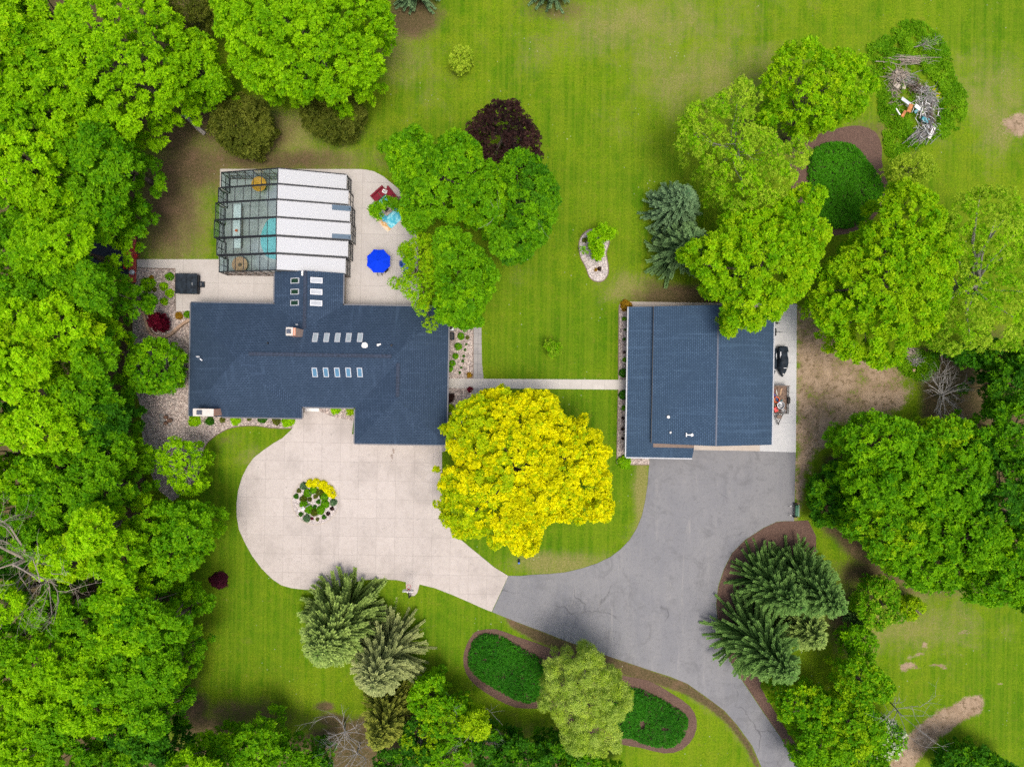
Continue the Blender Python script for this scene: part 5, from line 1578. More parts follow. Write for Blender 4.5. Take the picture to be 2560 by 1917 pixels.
def shrub(name, label, cat, px, py, rad_px, h_, pal, seed, group=None, leaf=.17, gap=.15, m=5, sq=1.0, pal2=None, p2=0, mat='leaf', rough=.9, z0=.02, rx=1.0):
    """small mounded plant: leaves on a dome, a short stem inside"""
    r = np.random.default_rng(seed)
    x, y, _ = W(px, py, h_*.5); R = rad_px*S*(H - h_*.5)/H - leaf*.35
    R = max(R, .06)
    t = thing(name, label, cat, (x, y, z0), 0, group)
    n = int(max(24, 2*pi*R*R/gap**2*1.5))
    dz = r.uniform(-.1, 1, n); a = r.uniform(0, 2*pi, n); hh = np.sqrt(1-dz*dz)
    lob = 1 + .12*np.sin(3*a + r.uniform(0, 6))*rough + .08*np.sin(7*a + r.uniform(0, 6))*rough
    D = np.stack([hh*np.cos(a), hh*np.sin(a), dz], 1)
    P = np.array([x, y, z0]) + D*np.stack([R*rx*lob, R*lob, np.full(n, h_*.9)], 1)*r.uniform(.75, 1.04, (n, 1))
    P[:, 2] = np.maximum(P[:, 2], z0 + .03)
    A = unit(D + np.array([0, 0, .5]) + r.normal(0, .25, (n, 3)))
    Q, Cc = rosettes(r, P, A, leaf, m, PAL[pal], r.uniform(.1, .9, n), .5)
    if pal2:
        pk = np.repeat(r.uniform(0, 1, n) < p2, m); a2, b2 = np.array(PAL[pal2][0]), np.array(PAL[pal2][1])
        Cc[pk] = (a2 + (b2-a2)*r.uniform(0, 1, (len(Cc), 1)))[pk]
    quads_mesh("foliage", Q, Cc, M[mat], t, np.array([x, y, z0]))
    s_ = MB()
    rr = random.Random(seed)
    for k in range(5):
        a = rr.uniform(0, 2*pi); s_.tube([(x, y, z0 - .05), (x + R*.35*cos(a), y + R*.35*sin(a), z0 + h_*.45), (x + R*.6*cos(a), y + R*.6*sin(a), z0 + h_*.75)], [.02, .014, .006], 5, False)
    s_.build("stem", M['bark'], t)
    return t

def ground_cover(name, label, poly_px, h_, pal, seed, gap=.135, leaf=.19, holes=()):
    r = np.random.default_rng(seed)
    q = np.array(smooth_poly(WP(poly_px, h_*.6), 3)); lo, hi = q.min(0), q.max(0)
    n = int((hi-lo).prod()/gap**2*1.15)
    C = r.uniform(lo, hi, (n, 2)); C = C[inside(C, q)]
    for hx_, hy_, ha, hb in holes:
        w = W(hx_, hy_); C = C[np.hypot((C[:, 0]-w[0])/ha, (C[:, 1]-w[1])/hb) > 1]
    d = edge_dist(C, q)
    z = h_*np.sqrt(np.clip(d/.45, 0, 1))*(.85 + .15*np.sin(C[:, 0]*1.3)*np.cos(C[:, 1]*1.1)) + r.normal(0, .045, len(C))
    z = np.maximum(z, .05)
    P = np.concatenate([C, z[:, None]], 1)
    A = unit(np.array([0, 0, 1.]) + r.normal(0, .35, P.shape))
    tone = .5 + .22*np.sin(C[:, 0]*.9 + 1)*np.sin(C[:, 1]*.8) + r.normal(0, .2, len(C))
    Q, Cc = rosettes(r, P, A, leaf, 5, PAL[pal], np.clip(tone, 0, 1), .55)
    # skirt so the bed is closed at the side
    o = quads_mesh(name, Q, Cc, M['leaf'])
    tag(o, label, "ground cover", None, 'stuff')
    return o
# ---------------------------------------------------------------- named trees (outlines in photo pixels)
BIG = dict(sp=.78, lr=.46, gap=.225, leaf=.29, m=6, wid=.52, rough=.4)
tree("maple_tree", "large bright green maple at the top of the lawn, above the two round dark evergreens", "tree",
     [(542,36),(560,69),(558,103),(583,133),(589,167),(611,206),(633,236),(656,256),(694,246),(733,258),(758,272),(806,258),(836,278),(883,267),(894,246),(931,244),(956,211),(972,181),(956,156),(967,111),(998,97),(992,58),(972,36),(969,0),(950,-70),(880,-110),(780,-120),(660,-110),(570,-60),(545,0)], 15, 8.5, 4, 'fresh', pal2='lime', p2=.30, **BIG)
tree("maple_tree", "largest lime green tree at the upper left, spreading over the corner of the shaded lawn", "tree",
     [(174,203),(185,162),(145,139),(162,96),(203,75),(203,38),(267,6),(348,0),(420,12),(458,43),(475,87),(493,116),(499,174),(493,220),(487,261),(480,285),(452,300),(420,301),(394,315),(397,340),(380,357),(357,372),(319,357),(270,366),(255,346),(203,301),(229,267)], 16, 9, 5, 'fresh', pal2='lime', p2=.55, **BIG)
tree("maple_tree", "mid green tree squeezed between the two largest bright maples at the top", "tree",
     [(490,110),(530,108),(560,135),(568,180),(590,232),(575,258),(545,268),(520,260),(495,265),(470,280),(455,240),(470,170)], 11, 7, 4, 'fresh', **BIG)
tree("evergreen_tree", "olive brown evergreen at the top edge between the two bright maples", "tree", ellipse(500,40,72,62,0,3), 9, 5, 1.5, 'olive', sp=1.0, lr=.7, gap=.3, leaf=.24, wid=.35)
tree("arborvitae", "round olive evergreen shrub-tree above the glazed side of the pool enclosure", "evergreen shrub", ellipse(617,322,80,76,0,4,.05), 5.5, 2.6, .8, 'olive', group="round evergreens on the upper lawn", sp=.75, lr=.55, gap=.23, leaf=.24, wid=.4, rough=.22, nl=10)
tree("arborvitae", "round dark evergreen shrub-tree half under the large bright maple", "evergreen shrub", ellipse(842,298,84,60,0,5,.05), 5, 2.4, .8, 'olive', group="round evergreens on the upper lawn", sp=.75, lr=.55, gap=.23, leaf=.24, wid=.4, rough=.22, nl=10)
tree("patio_tree", "large mid green tree overhanging the patio rug and sofa", "tree",
     [(975,388),(985,365),(1002,350),(1033,337),(1060,337),(1072,366),(1110,364),(1138,342),(1178,361),(1209,385),(1208,415),(1239,425),(1262,452),(1272,490),(1268,537),(1245,600),(1212,598),(1178,572),(1120,560),(1077,566),(1040,586),(1016,580),(1006,545),(1010,510),(1002,480),(990,450),(975,425)], 11, 6, 3, 'mid', pal2='fresh', p2=.35,
     extra_px=[(938,530,3.6,.5),(947,540,3.4,.4),(955,512,3.6,.45),(968,503,3.8,.45),(930,522,3.4,.35),(944,520,3.6,.5),(985,508,4,.5),(995,515,4.2,.5),(962,368,6,.6)], **BIG)
tree("patio_tree", "dark green tree right of the patio, with a bare twig in its crown", "tree",
     [(1262,405),(1280,390),(1313,398),(1340,415),(1367,442),(1389,469),(1394,516),(1386,557),(1367,594),(1358,616),(1323,656),(1280,670),(1244,660),(1226,636),(1228,604),(1249,590),(1268,537),(1262,480),(1252,435)], 11, 6.5, 3.5, 'mid', pal2='dark', p2=.4, **BIG)
tree("patio_tree", "thin yellowish tree above the blue deck chairs", "tree",
     [(1010,610),(1050,594),(1085,590),(1100,640),(1098,700),(1085,760),(1065,790),(1035,776),(1020,758),(1014,738),(985,714),(970,706),(1000,696),(1014,670),(1002,645),(1000,625)], 8.5, 6, 3.6, 'fresh', pal2='ygreen', p2=.9, trunk_px=(1066,700), extra_px=[(985,706,5.2,.6),(1075,810,5.5,.8)], sp=.9, lr=.48, gap=.26, leaf=.22, m=5, under=.2, rough=.4)
tree("patio_tree", "mid green tree at the upper right corner of the house roof", "tree",
     [(1090,600),(1130,580),(1178,600),(1212,641),(1240,672),(1250,706),(1229,740),(1212,783),(1203,819),(1178,825),(1138,819),(1106,815),(1098,785),(1092,740),(1096,690)], 11, 7, 4.2, 'mid', pal2='fresh', p2=.35, trunk_px=(1176,748), **BIG)
tree("copper_maple", "dark purple leaved tree behind the patio trees", "tree",
     [(1170,340),(1185,320),(1198,300),(1220,283),(1260,270),(1300,280),(1322,308),(1342,340),(1352,380),(1354,412),(1338,425),(1300,450),(1250,450),(1210,420),(1190,380),(1176,362)], 9, 4.5, 2, 'copper', sp=.7, lr=.42, gap=.23, leaf=.22, m=5, wid=.6, rough=.3)
tree("yellow_tree", "big brilliant yellow tree between the house and the barn", "tree",
     [(1112,1070),(1135,1036),(1156,1003),(1196,985),(1219,976),(1240,967),(1274,965),(1285,985),(1312,974),(1344,970),(1379,983),(1393,997),(1405,1030),(1434,1043),(1458,1048),(1466,1064),(1496,1075),(1506,1105),(1519,1127),(1512,1154),(1525,1186),(1519,1227),(1532,1250),(1514,1286),(1495,1297),(1463,1292),(1446,1310),(1428,1296),(1393,1297),(1367,1300),(1353,1334),(1350,1358),(1327,1382),(1306,1376),(1280,1370),(1267,1352),(1231,1364),(1216,1337),(1173,1335),(1132,1323),(1111,1296),(1106,1259),(1104,1221),(1098,1201),(1114,1163),(1138,1143),(1117,1114),(1121,1091)], 12, 6.5, 3, 'yellow', pal2='ygreen', p2=.42, pl=.9, bias=(1.3, 0), sp=.72, lr=.42, gap=.2, leaf=.24, m=6, wid=.66, rough=.4, extra_px=[(1460,1046,7,.45),(1518,1125,6.5,.45),(1112,1072,6,.5),(1092,1175,5.5,.35),(1092,1260,5.5,.35)])
tree("maple_tree", "green tree with a leaning dark trunk beside the mulch, left of the rubbish heap", "tree",
     [(1999,118),(2028,140),(2092,153),(2150,191),(2165,229),(2157,271),(2121,312),(2083,328),(2033,348),(1999,340),(1948,328),(1900,330),(1875,312),(1906,271),(1884,233),(1905,183),(1925,143),(1969,122)], 11, 6.5, 4, 'fresh', pal2='ygreen', p2=.6, trunk_px=(1963,358), r0=.26, sp=.8, lr=.46, gap=.24, leaf=.27, m=6, wid=.5, rough=.45, nl=22)
tree("poplar_tree", "pale feathery tree with white limbs behind the blue spruce", "tree",
     [(1676,369),(1684,330),(1699,290),(1754,269),(1787,248),(1832,223),(1853,231),(1880,271),(1863,322),(1912,349),(1931,381),(1971,360),(2003,392),(1980,449),(1944,508),(1880,540),(1838,548),(1804,536),(1760,490),(1745,440),(1711,400)], 13, 8, 4.5, 'fresh', pal2='pale', p2=1.0, bark='pale_bark', nl=16, r0=.16, sp=.85, lr=.5, gap=.25, leaf=.21, m=5, wid=.5, rough=.45)
tree("maple_tree", "bright green maple hanging over the top of the barn roof", "tree",
     [(1804,540),(1859,546),(1923,518),(1982,476),(2043,497),(2028,542),(2058,592),(2033,626),(2026,669),(2005,719),(1985,750),(1955,768),(1920,805),(1895,815),(1861,838),(1835,818),(1811,844),(1796,814),(1794,770),(1754,731),(1749,719),(1700,660),(1690,648),(1715,609),(1775,592)], 13, 8, 5, 'fresh', pal2='ygreen', p2=.6, trunk_px=(1835,690), **BIG)
tree("maple_tree", "large bright green maple right of the barn's white slab", "tree",
     [(2018,718),(2080,640),(2130,590),(2165,556),(2185,500),(2205,467),(2268,478),(2326,544),(2358,648),(2337,741),(2304,832),(2250,865),(2200,924),(2133,912),(2080,890),(2055,834),(2020,811),(2012,765)], 13, 7.5, 4, 'fresh', pal2='ygreen', p2=.75, trunk_px=(2140,725), **BIG)
tree("poplar_tree", "pale yellow green tree at the right edge beyond the large maple", "tree",
     [(2316,579),(2374,498),(2443,475),(2524,510),(2551,602),(2553,741),(2536,834),(2490,880),(2440,880),(2390,878),(2339,890),(2304,848),(2345,741),(2360,648)], 12, 8, 4, 'fresh', pal2='pale', p2=.9, bark='pale_bark', nl=16, sp=.85, lr=.5, gap=.25, leaf=.21, m=5, wid=.5, rough=.45)
tree("small_tree", "small pale yellow green tree just right of the oval ground cover bed", "tree", ellipse(2268,432,56,44,0,31), 6, 4, 2, 'pale', sp=.75, lr=.42, gap=.26, leaf=.2, m=5, wid=.5)
WIL = [(1352,1643),(1375,1629),(1404,1609),(1445,1603),(1482,1600),(1508,1622),(1524,1648),(1560,1675),(1578,1708),(1566,1751),(1550,1783),(1550,1840),(1519,1846),(1484,1858),(1454,1853),(1425,1850),(1399,1830),(1388,1793),(1375,1757),(1342,1749),(1342,1714),(1365,1692)]
tree("willow_tree", "pale silvery green willow standing between the two ground cover beds", "tree", WIL, 10.5, 5.5, 2, 'sage', pal2='pale', p2=.5, sp=.95, lr=.62, gap=.21, leaf=.24, m=5, wid=.28, lift=(-.1, .5), rough=.4)
tree("garden_tree", "round dense green tree at the left wall of the house", "tree", ellipse(402,917,70,70,0,33,.07), 6.5, 3.6, 1.5, 'mid', pal2='fresh', p2=.35, sp=.7, lr=.42, gap=.22, leaf=.21, m=5, wid=.7, rough=.3)
tree("garden_tree", "yellowish green tree on the gravel left of the turning circle", "tree",
     [(425,1105),(440,1085),(470,1090),(492,1100),(512,1120),(522,1150),(518,1180),(528,1215),(500,1235),(470,1232),(448,1212),(430,1190),(412,1160),(408,1130)], 6.5, 4, 1.5, 'fresh', pal2='lime', p2=.5, sp=.75, lr=.42, gap=.23, leaf=.21, m=5, wid=.6, rough=.35)
tree("garden_tree", "bright green tree whose crown reaches over the lawn left of the turning circle", "tree",
     [(350,1300),(385,1262),(430,1245),(490,1248),(535,1262),(552,1305),(535,1365),(510,1410),(470,1440),(440,1462),(415,1440),(385,1420),(355,1370)], 11, 7, 3.5, 'mid', pal2='fresh', p2=.5, **BIG)

# ---------------------------------------------------------------- left-hand wood: every crown a tree
FOREST = [(60,1372,74,56,'dark'),
 (40,30,75,60,'mid'),(135,55,62,62,'fresh'),(58,172,98,78,'lime'),(75,285,70,55,'mid'),(150,335,84,62,'fresh'),(235,392,92,60,'mid'),(325,425,58,80,'mid'),
 (98,440,112,72,'lime'),(22,380,52,60,'dark'),(40,555,82,80,'mid'),(160,525,72,58,'fresh'),(255,520,88,62,'mid'),(306,552,46,74,'mid'),(195,630,92,62,'fresh'),
 (85,680,92,80,'mid'),(262,757,58,54,'mid'),(300,735,38,58,'mid'),(92,820,72,62,'lime'),(200,832,84,72,'lime'),(125,895,78,62,'lime'),(18,880,52,70,'fresh'),
 (278,882,48,62,'mid'),(28,762,60,52,'dark'),(109,950,60,54,'lime'),(168,1062,86,66,'lime'),(245,1000,72,72,'mid'),(282,1045,62,70,'dark'),(298,1122,64,66,'mid'),
 (190,1165,82,62,'mid'),(122,1190,78,60,'fresh'),(18,1140,54,92,'fresh'),(215,1230,88,68,'mid'),(306,1212,58,62,'mid'),(312,1298,52,52,'lime'),(78,1262,82,60,'mid'),
 (232,1368,72,54,'lime'),(350,1370,58,62,'fresh'),(150,1335,50,40,'mid'),(135,175,72,60,'fresh'),(175,262,60,50,'fresh'),(60,95,70,50,'fresh'),(40,1480,90,52,'lime'),(170,1500,66,58,'mid'),(266,1540,80,60,'mid'),(362,1462,66,50,'fresh'),(398,1488,46,38,'mid'),
 (459,1528,52,48,'mid'),(364,1554,60,50,'fresh'),(172,1618,58,54,'fresh'),(314,1600,62,58,'fresh'),(30,1595,72,60,'fresh'),(90,1570,56,46,'mid'),(396,1618,60,56,'mid'),
 (462,1624,44,44,'mid'),(268,1655,56,50,'fresh'),(176,1702,62,60,'fresh'),(84,1728,66,60,'fresh'),(286,1742,72,52,'fresh'),(420,1686,58,50,'mid'),(425,1752,46,40,'mid'),
 (18,1688,50,52,'mid'),(192,1768,62,56,'mid'),(372,1798,78,50,'dark'),(112,1830,82,62,'fresh'),(224,1862,76,58,'mid'),(14,1825,50,50,'mid'),(312,1880,78,50,'mid'),(412,1876,58,52,'dark'),
 (522,1893,68,50,'fresh'),(46,1900,70,44,'mid'),(210,690,70,40,'mid'),(130,745,60,40,'mid'),(20,250,50,60,'mid'),(20,1010,50,60,'dark'),(330,1660,60,44,'mid'),
]
MARKS = [(-99,"the top edge of the photo"),(110,"the large bright maple"),(230,"the leaning grey log"),(330,"the upper olive evergreen"),(430,"the top of the pool enclosure"),(520,"the orange parasol"),(620,"the bottom of the enclosure"),(700,"the hot tub"),
         (790,"the dark red maple"),(870,"the roof ridge"),(960,"the house's left wall"),(1040,"the large chimney"),(1110,"the clay jars"),(1190,"the gravel tip"),(1270,"the round bed"),(1350,"the big dead tree"),(1450,"the purple shrub"),
         (1540,"the basketball hoop"),(1600,"the silvery spruces"),(1680,"the ground cover beds"),(1750,"the bare red soil"),(1820,"the lowest lawn shade"),(1880,"the bottom edge of the photo")]
FTONE = {'mid': "mid green", 'fresh': "fresh green", 'lime': "lime green", 'dark': "dark green"}
used = {}
for k, (x, y, rx, ry, pal) in enumerate(FOREST):
    mk = [m for v, m in MARKS if v <= y][-1]
    colw = "outermost" if x < 60 else "outer" if x < 170 else "inner" if x < 300 else "innermost"
    size = "broad" if rx*ry > 5400 else "small" if rx*ry < 3200 else "medium"
    lab = f"{size} {FTONE[pal]} tree, {colw} left wood, level with {mk}".replace("the turning circle", "the round bed")
    if lab in used: lab = lab.replace(" tree,", " tree, lower of two,") ; 
    if lab in used: lab = lab.replace("lower of two", "lowest of three")
    if len(lab.replace('-', ' ').split()) > 14: lab = lab.replace(' left wood,', ' wood,').replace('level with', 'by').replace(' of the photo', '').replace('of the ', '')
    used[lab] = 1
    rr = random.Random(k*7 + 5)
    zt = {'dark': 10, 'mid': 12.8, 'fresh': 14, 'lime': 15.8}[pal] + rr.uniform(-1.8, 1.8)
    tree("forest_tree", lab, "tree", ellipse(x, y, rx*1.04, ry*1.04, rr.uniform(-.3, .3), k+50, .15), zt, zt*.60, zt*.3, pal, group="trees of the left wood",
         pal2={'mid': 'fresh', 'fresh': 'lime', 'lime': 'ygreen', 'dark': 'mid'}[pal], p2=.22, sp=.82, lr=.48, gap=.235, leaf=.30, m=6, wid=.52, nl=7, under=.45, rough=.4)

# ---------------------------------------------------------------- right-hand wood and lower borders
EAST = [
 (2347,1096,80,56,'mid','ygreen',.6,11,"yellow green tree below the grey dead bush at the right"),
 (2190,1110,108,72,'mid','fresh',.4,12,"broad green tree facing the dusty ground right of the slab"),
 (2076,1235,56,72,'dark','mid',.5,5,"low dense green bush-tree nearest the green cart"),
 (2250,1200,88,84,'mid','fresh',.4,12,"green tree in the right wood above the saplings, second from the drive"),
 (2165,1210,80,74,'mid','fresh',.3,11,"green tree in the right wood directly behind the low bush-tree"),
 (2200,1315,98,66,'mid','ygreen',.3,11,"green tree at the lower left corner of the right wood"),
 (2275,1400,88,58,'mid','fresh',.5,10.5,"bright green tree at the lower edge of the right wood above the sapling"),
 (2350,1190,74,80,'mid','fresh',.2,12,"green tree in the middle of the right wood below the yellow green one"),
 (2375,1330,98,82,'mid','fresh',.4,11.5,"broad green tree in the middle of the lower right wood"),
 (2470,1220,86,86,'dark','mid',.5,12,"dark green tree deep in the right wood"),
 (2490,1375,86,84,'mid','fresh',.3,11.5,"green tree at the right edge, above the open field"),
 (2445,1450,76,46,'mid','fresh',.4,9.5,"low green tree at the lower edge of the right wood"),
 (2490,965,48,68,'dark','mid',.6,9,"blue green bushy tree right of the grey dead bush"),
 (2510,1075,82,80,'mid','dark',.5,12,"mid green tree at the right edge, level with the dead bush"),
 (2540,905,52,50,'dark','mid',.5,9,"dark green tree at the right edge below the pale tree"),
 (2555,1470,60,62,'mid','dark',.4,10,"green tree cut by the right edge, lowest of the wood"),
 (2392,884,48,28,'dark','mid',.3,6,"low dark green bush-tree beside the log heap"),
 (2545,1290,56,70,'mid','fresh',.3,12,"narrow green tree cut by the right edge of the photo"),
 (2410,1130,50,46,'dark','mid',.4,10,"small dark green tree between the yellow green tree and the right edge"),
 (2470,890,44,36,'dark','mid',.5,7,"small dark green tree under the pale tree at the right"),
]
for k, (x, y, rx, ry, p1, p2_, w_, zt, lab) in enumerate(EAST):
    tree("forest_tree", lab, "tree", ellipse(x, y, rx*1.05, ry*1.05, .2, k+200, .14), zt, zt*.6, zt*.28, p1, group="trees of the right wood", pal2=p2_, p2=w_, sp=.80, lr=.46, gap=.235, leaf=.29, m=6, wid=.52, nl=7, under=.45, rough=.4)
SOUTH = [
 (2186,1500,54,62,'mid','pale',.55,5,"pale green sapling with a leaning stem right of the spruces"),
 (2268,1514,28,26,'ygreen','mid',.3,3,"small yellow green sapling at the tip of the pale one"),
 (2137,1600,44,44,'mid','fresh',.5,4.5,"bright green bush-tree right of the small spruce"),
 (2138,1690,64,56,'mid','ygreen',.55,8,"yellow green tree right of the lowest big spruce"),
 (2000,1752,68,54,'mid','ygreen',.4,7,"green tree between the lowest big spruce and the asphalt"),
 (2112,1795,68,66,'mid','ygreen',.5,8,"yellow green tree beside the white-flowering shrub"),
 (2030,1850,60,56,'mid','fresh',.4,7,"green tree at the drive's lower bend"),
 (2140,1885,66,50,'mid','ygreen',.3,6,"green tree at the bottom edge beside the sandy track"),
 (2025,1910,50,40,'dark','mid',.5,6,"dark green tree at the bottom edge beside the asphalt"),
 (2425,1906,106,48,'dark','mid',.5,5,"wide dark green bush at the bottom right corner"),
 (570,1872,80,52,'mid','fresh',.4,8,"green tree at the bottom edge, leftmost below the lawn shade"),
 (655,1845,66,52,'mid','fresh',.35,8,"green tree at the bottom below the bare red soil"),
 (735,1885,78,42,'mid','dark',.4,7.5,"green tree at the bottom left of the bare grey trees"),
 (800,1892,40,36,'dark','mid',.3,6,"small dark green tree at the bottom among the bare grey trees"),
 (1080,1730,52,50,'mid','fresh',.6,6,"bright green bush right of the grey spruce"),
 (1125,1775,60,50,'mid','ygreen',.45,6.5,"yellowish bush between the grey spruce and the left ground cover bed"),
 (1058,1840,50,56,'dark','ygreen',.4,6,"thin yellow-leaved tree right of the yellow green spruce"),
 (1112,1880,62,52,'mid','fresh',.5,6,"green bush at the bottom edge under the half bare tree"),
 (1240,1862,62,50,'dark','mid',.35,6,"dark green bush at the bottom right of the half bare tree"),
 (1310,1880,70,52,'dark','mid',.3,7,"dark green tree at the bottom edge below the bed's mulch"),
 (1390,1882,62,48,'dark','mid',.4,6.5,"dark green tree at the bottom edge under the willow"),
 (1450,1895,46,40,'mid','fresh',.4,6,"green tree at the bottom edge at the willow's lower right"),
 (1520,1915,40,16,'mid','fresh',.4,4,"low green bush cut by the bottom edge right of the willow"),
 (985,1890,50,34,'dark','mid',.3,5,"dark green bush at the bottom edge beside the yellow green spruce"),
 (2480,1700,1,1,'mid','mid',0,1,""),
]
for k, (x, y, rx, ry, p1, p2_, w_, zt, lab) in enumerate(SOUTH):
    if not lab: continue
    sm = rx < 60 and zt < 6
    tree("border_tree" if zt > 5 else "border_bush", lab, "tree" if zt > 5 else "bush", ellipse(x, y, rx*1.05, ry*1.05, .1, k+300, .14), zt, zt*.58, zt*.2, p1, pal2=p2_, p2=w_, sp=.7 if sm else .82, lr=.42 if sm else .47, gap=.23 if sm else .24, leaf=.21 if sm else .23, m=5, wid=.66, nl=8, under=.45, rough=.3)
tree("flowering_shrub", "green shrub dotted with white blossom beside the sandy track", "shrub", ellipse(2200,1832,50,54,0,77), 4.5, 2.6, .8, 'mid', pal2='blossom' if PAL.setdefault('blossom', ((.55,.58,.42), (.80,.80,.68))) else None, p2=.5, pl=0, sp=.9, lr=.6, gap=.26, leaf=.2, wid=.7)

# ---------------------------------------------------------------- conifers
conifer("spruce_tree", "blue tipped spruce, uppermost of the group beside the asphalt", (2108,1525), 12.5, 4.4, 'spruce', 1, "spruces beside the asphalt")
conifer("spruce_tree", "middle green spruce of the group, pointing at the sapling", (2004,1520), 11, 4.2, 'spruce', 2, "spruces beside the asphalt")
conifer("spruce_tree", "largest dark green spruce, lowest of the group beside the asphalt", (1982,1694), 13, 5.2, 'spruce', 3, "spruces beside the asphalt")
conifer("spruce_tree", "small grey green spruce on the right side of the spruce group", (2056,1606), 8.5, 3.7, 'spruce2', 4, "spruces beside the asphalt")
conifer("spruce_tree", "tiny dark spruce beside the pale sapling", (2166,1560), 3.2, 1.3, 'spruce', 5, dz=.28)
conifer("spruce_tree", "large pale tipped spruce below the turning circle", (792,1640), 12.5, 5.4, 'spruce2', 6, "spruces on the lower lawn", leaf=.52)
conifer("spruce_tree", "greyish spruce right of and below the large pale tipped one", (925,1722), 11.5, 5.0, 'pine', 7, "spruces on the lower lawn")
conifer("spruce_tree", "yellow green spruce at the bottom edge, lowest of the lawn spruces", (940,1868), 9.5, 3.4, 'ygreen' if False else 'pine_y' if PAL.setdefault('pine_y', ((.12,.17,.025), (.33,.36,.05))) else None, 8, "spruces on the lower lawn")
conifer("spruce_tree", "blue green spruce left of the pale feathery tree", (1722,482), 9, 3.5, 'bluespruce', 9)
conifer("pine_tree", "grey green pine below the blue spruce, at the barn's upper left", (1742,590), 9.5, 4.0, 'greypine', 10, leaf=.48, droop=.14, nb=10, dz=.5)
conifer("spruce_tree", "pale blue spruce cut by the top edge beside the large bright maple", (1000,-205), 12, 3.1, 'bluespruce', 12, "spruces at the top edge")
conifer("spruce_tree", "grey blue spruce cut by the top edge, right of the other one", (1395,-195), 11, 3.1, 'bluespruce', 13, "spruces at the top edge")

# ---------------------------------------------------------------- leafless trees
bare("dead_tree", "big bare dead tree lying over the left wood's edge", (205,1345), 18, (-40,1440), 21, .9, 'dead_wood', .24, 5, 9, up=.6, trunk_frac=.75)
bare("dead_tree", "bare brown branches in the gap right of the big dead tree", (262,1418), 10, (262,1470), 22, 1.0, 'dead_wood', .10, 4, 7, up=.4)
bare("dead_tree", "grey leafless tree spreading over the dusty ground at the right", (2338,988), 7.5, (2385,985), 23, 1.3, 'grey_wood', .09, 5, 18, up=.3, trunk_frac=.5)
bare("dead_tree", "bare grey tree at the bottom, left of the yellow green spruce", (862,1800), 8, (858,1890), 24, .9, 'grey_wood', .09, 5, 9, up=.6, trunk_frac=.4)
bare("dead_tree", "second bare grey tree at the bottom edge below the first", (900,1860), 7, (880,1925), 25, .9, 'grey_wood', .08, 4, 8, up=.6, trunk_frac=.4)
bare("half_bare_tree", "half bare grey tree with a fan of twigs below the left ground cover bed", (1178,1800), 8, (1192,1855), 26, 1.1, 'grey_wood', .09, 5, 13, up=.3, trunk_frac=.5)
tree("leaf_tuft", "yellow green tuft of young leaves in the fan of the half bare tree", "tree", ellipse(1188,1800,38,34,0,61), 7, 5.5, 4, 'ygreen', sp=.9, lr=.55, gap=.34, leaf=.3, nl=6, r0=.06)
bare("dead_tree", "thin grey leafless tree leaning over the sandy track", (2215,1745), 8, (2265,1800), 27, .9, 'grey_wood', .07, 5, 9, up=.7, trunk_frac=.8)
bare("dead_tree", "bare grey twigs at the bottom edge beside the white-flowering shrub", (2130,1880), 6, (2170,1925), 28, .9, 'grey_wood', .06, 4, 9, up=.5)
bare("dead_tree", "bare twigs at the left edge below the largest lime tree", (8,350), 10, (-20,320), 29, .9, 'grey_wood', .10, 5, 8, up=.5)
bare("dead_tree", "bare twigs of a dead limb in the dark green patio tree", (1268,545), 9.5, (1276,505), 30, .7, 'pale_bark', .05, 3, 5, up=.6, trunk_frac=.8)
bare("dead_tree", "bare grey twigs among bushes right of the yellow green spruce", (1050,1790), 6, (1078,1815), 31, .9, 'grey_wood', .06, 4, 8, up=.5)
# fallen logs
for k, (a, b, r, lb, nm) in enumerate((((455,286,.3), (512,335,.2), .26, "pale grey log leaning out from under the largest lime tree", "log"), ((150,684,2.6), (196,702,2.2), .22, "brown log showing in a gap of the left wood", "log"), ((40,1012,3), (92,1004,3), .2, "pale crooked limb in a dark gap of the left wood", "log"), ((0,1056,4), (60,1056,3), .2, "grey trunk lying in a dark gap at the left edge", "log"))):
    A_, B_ = Vector(W(*a)), Vector(W(*b))
    o_ = MB().tube([A_, A_.lerp(B_, .35) + Vector((.08, .05, .02)), A_.lerp(B_, .7), B_], [r*.75, r*.85, r, r*.9], 10).build(nm, M['pale_bark' if k != 1 else 'dead_wood'], None, loc=tuple(A_), smooth=True)
    tag(o_, lb, "log")

# ---------------------------------------------------------------- ground cover beds and weeds
ground_cover("ground_cover", "oval bed of dark green ground cover left of the willow", LB, .65, 'cover', 71)
ground_cover("ground_cover", "oval bed of green ground cover right of the willow", RB, .65, 'cover', 72, holes=[(1604,1807,.32,.6),(1662,1816,.6,.25)])
ground_cover("ground_cover", "large egg shaped bed of bright green ground cover near the rubbish heap", NB, .75, 'cover2', 73)
WEED = [(2168,115),(2200,98),(2235,68),(2270,50),(2300,56),(2330,75),(2362,110),(2378,150),(2384,190),(2412,230),(2418,262),(2408,300),(2390,330),(2360,345),(2330,352),(2300,372),(2262,385),(2230,405),(2212,380),(2206,330),(2195,270),(2190,215),(2176,165)]
HEAP = [(2228,165),(2290,150),(2310,185),(2345,215),(2345,290),(2330,345),(2290,365),(2280,320),(2262,290),(2245,250),(2225,215)]
rw = np.random.default_rng(91)
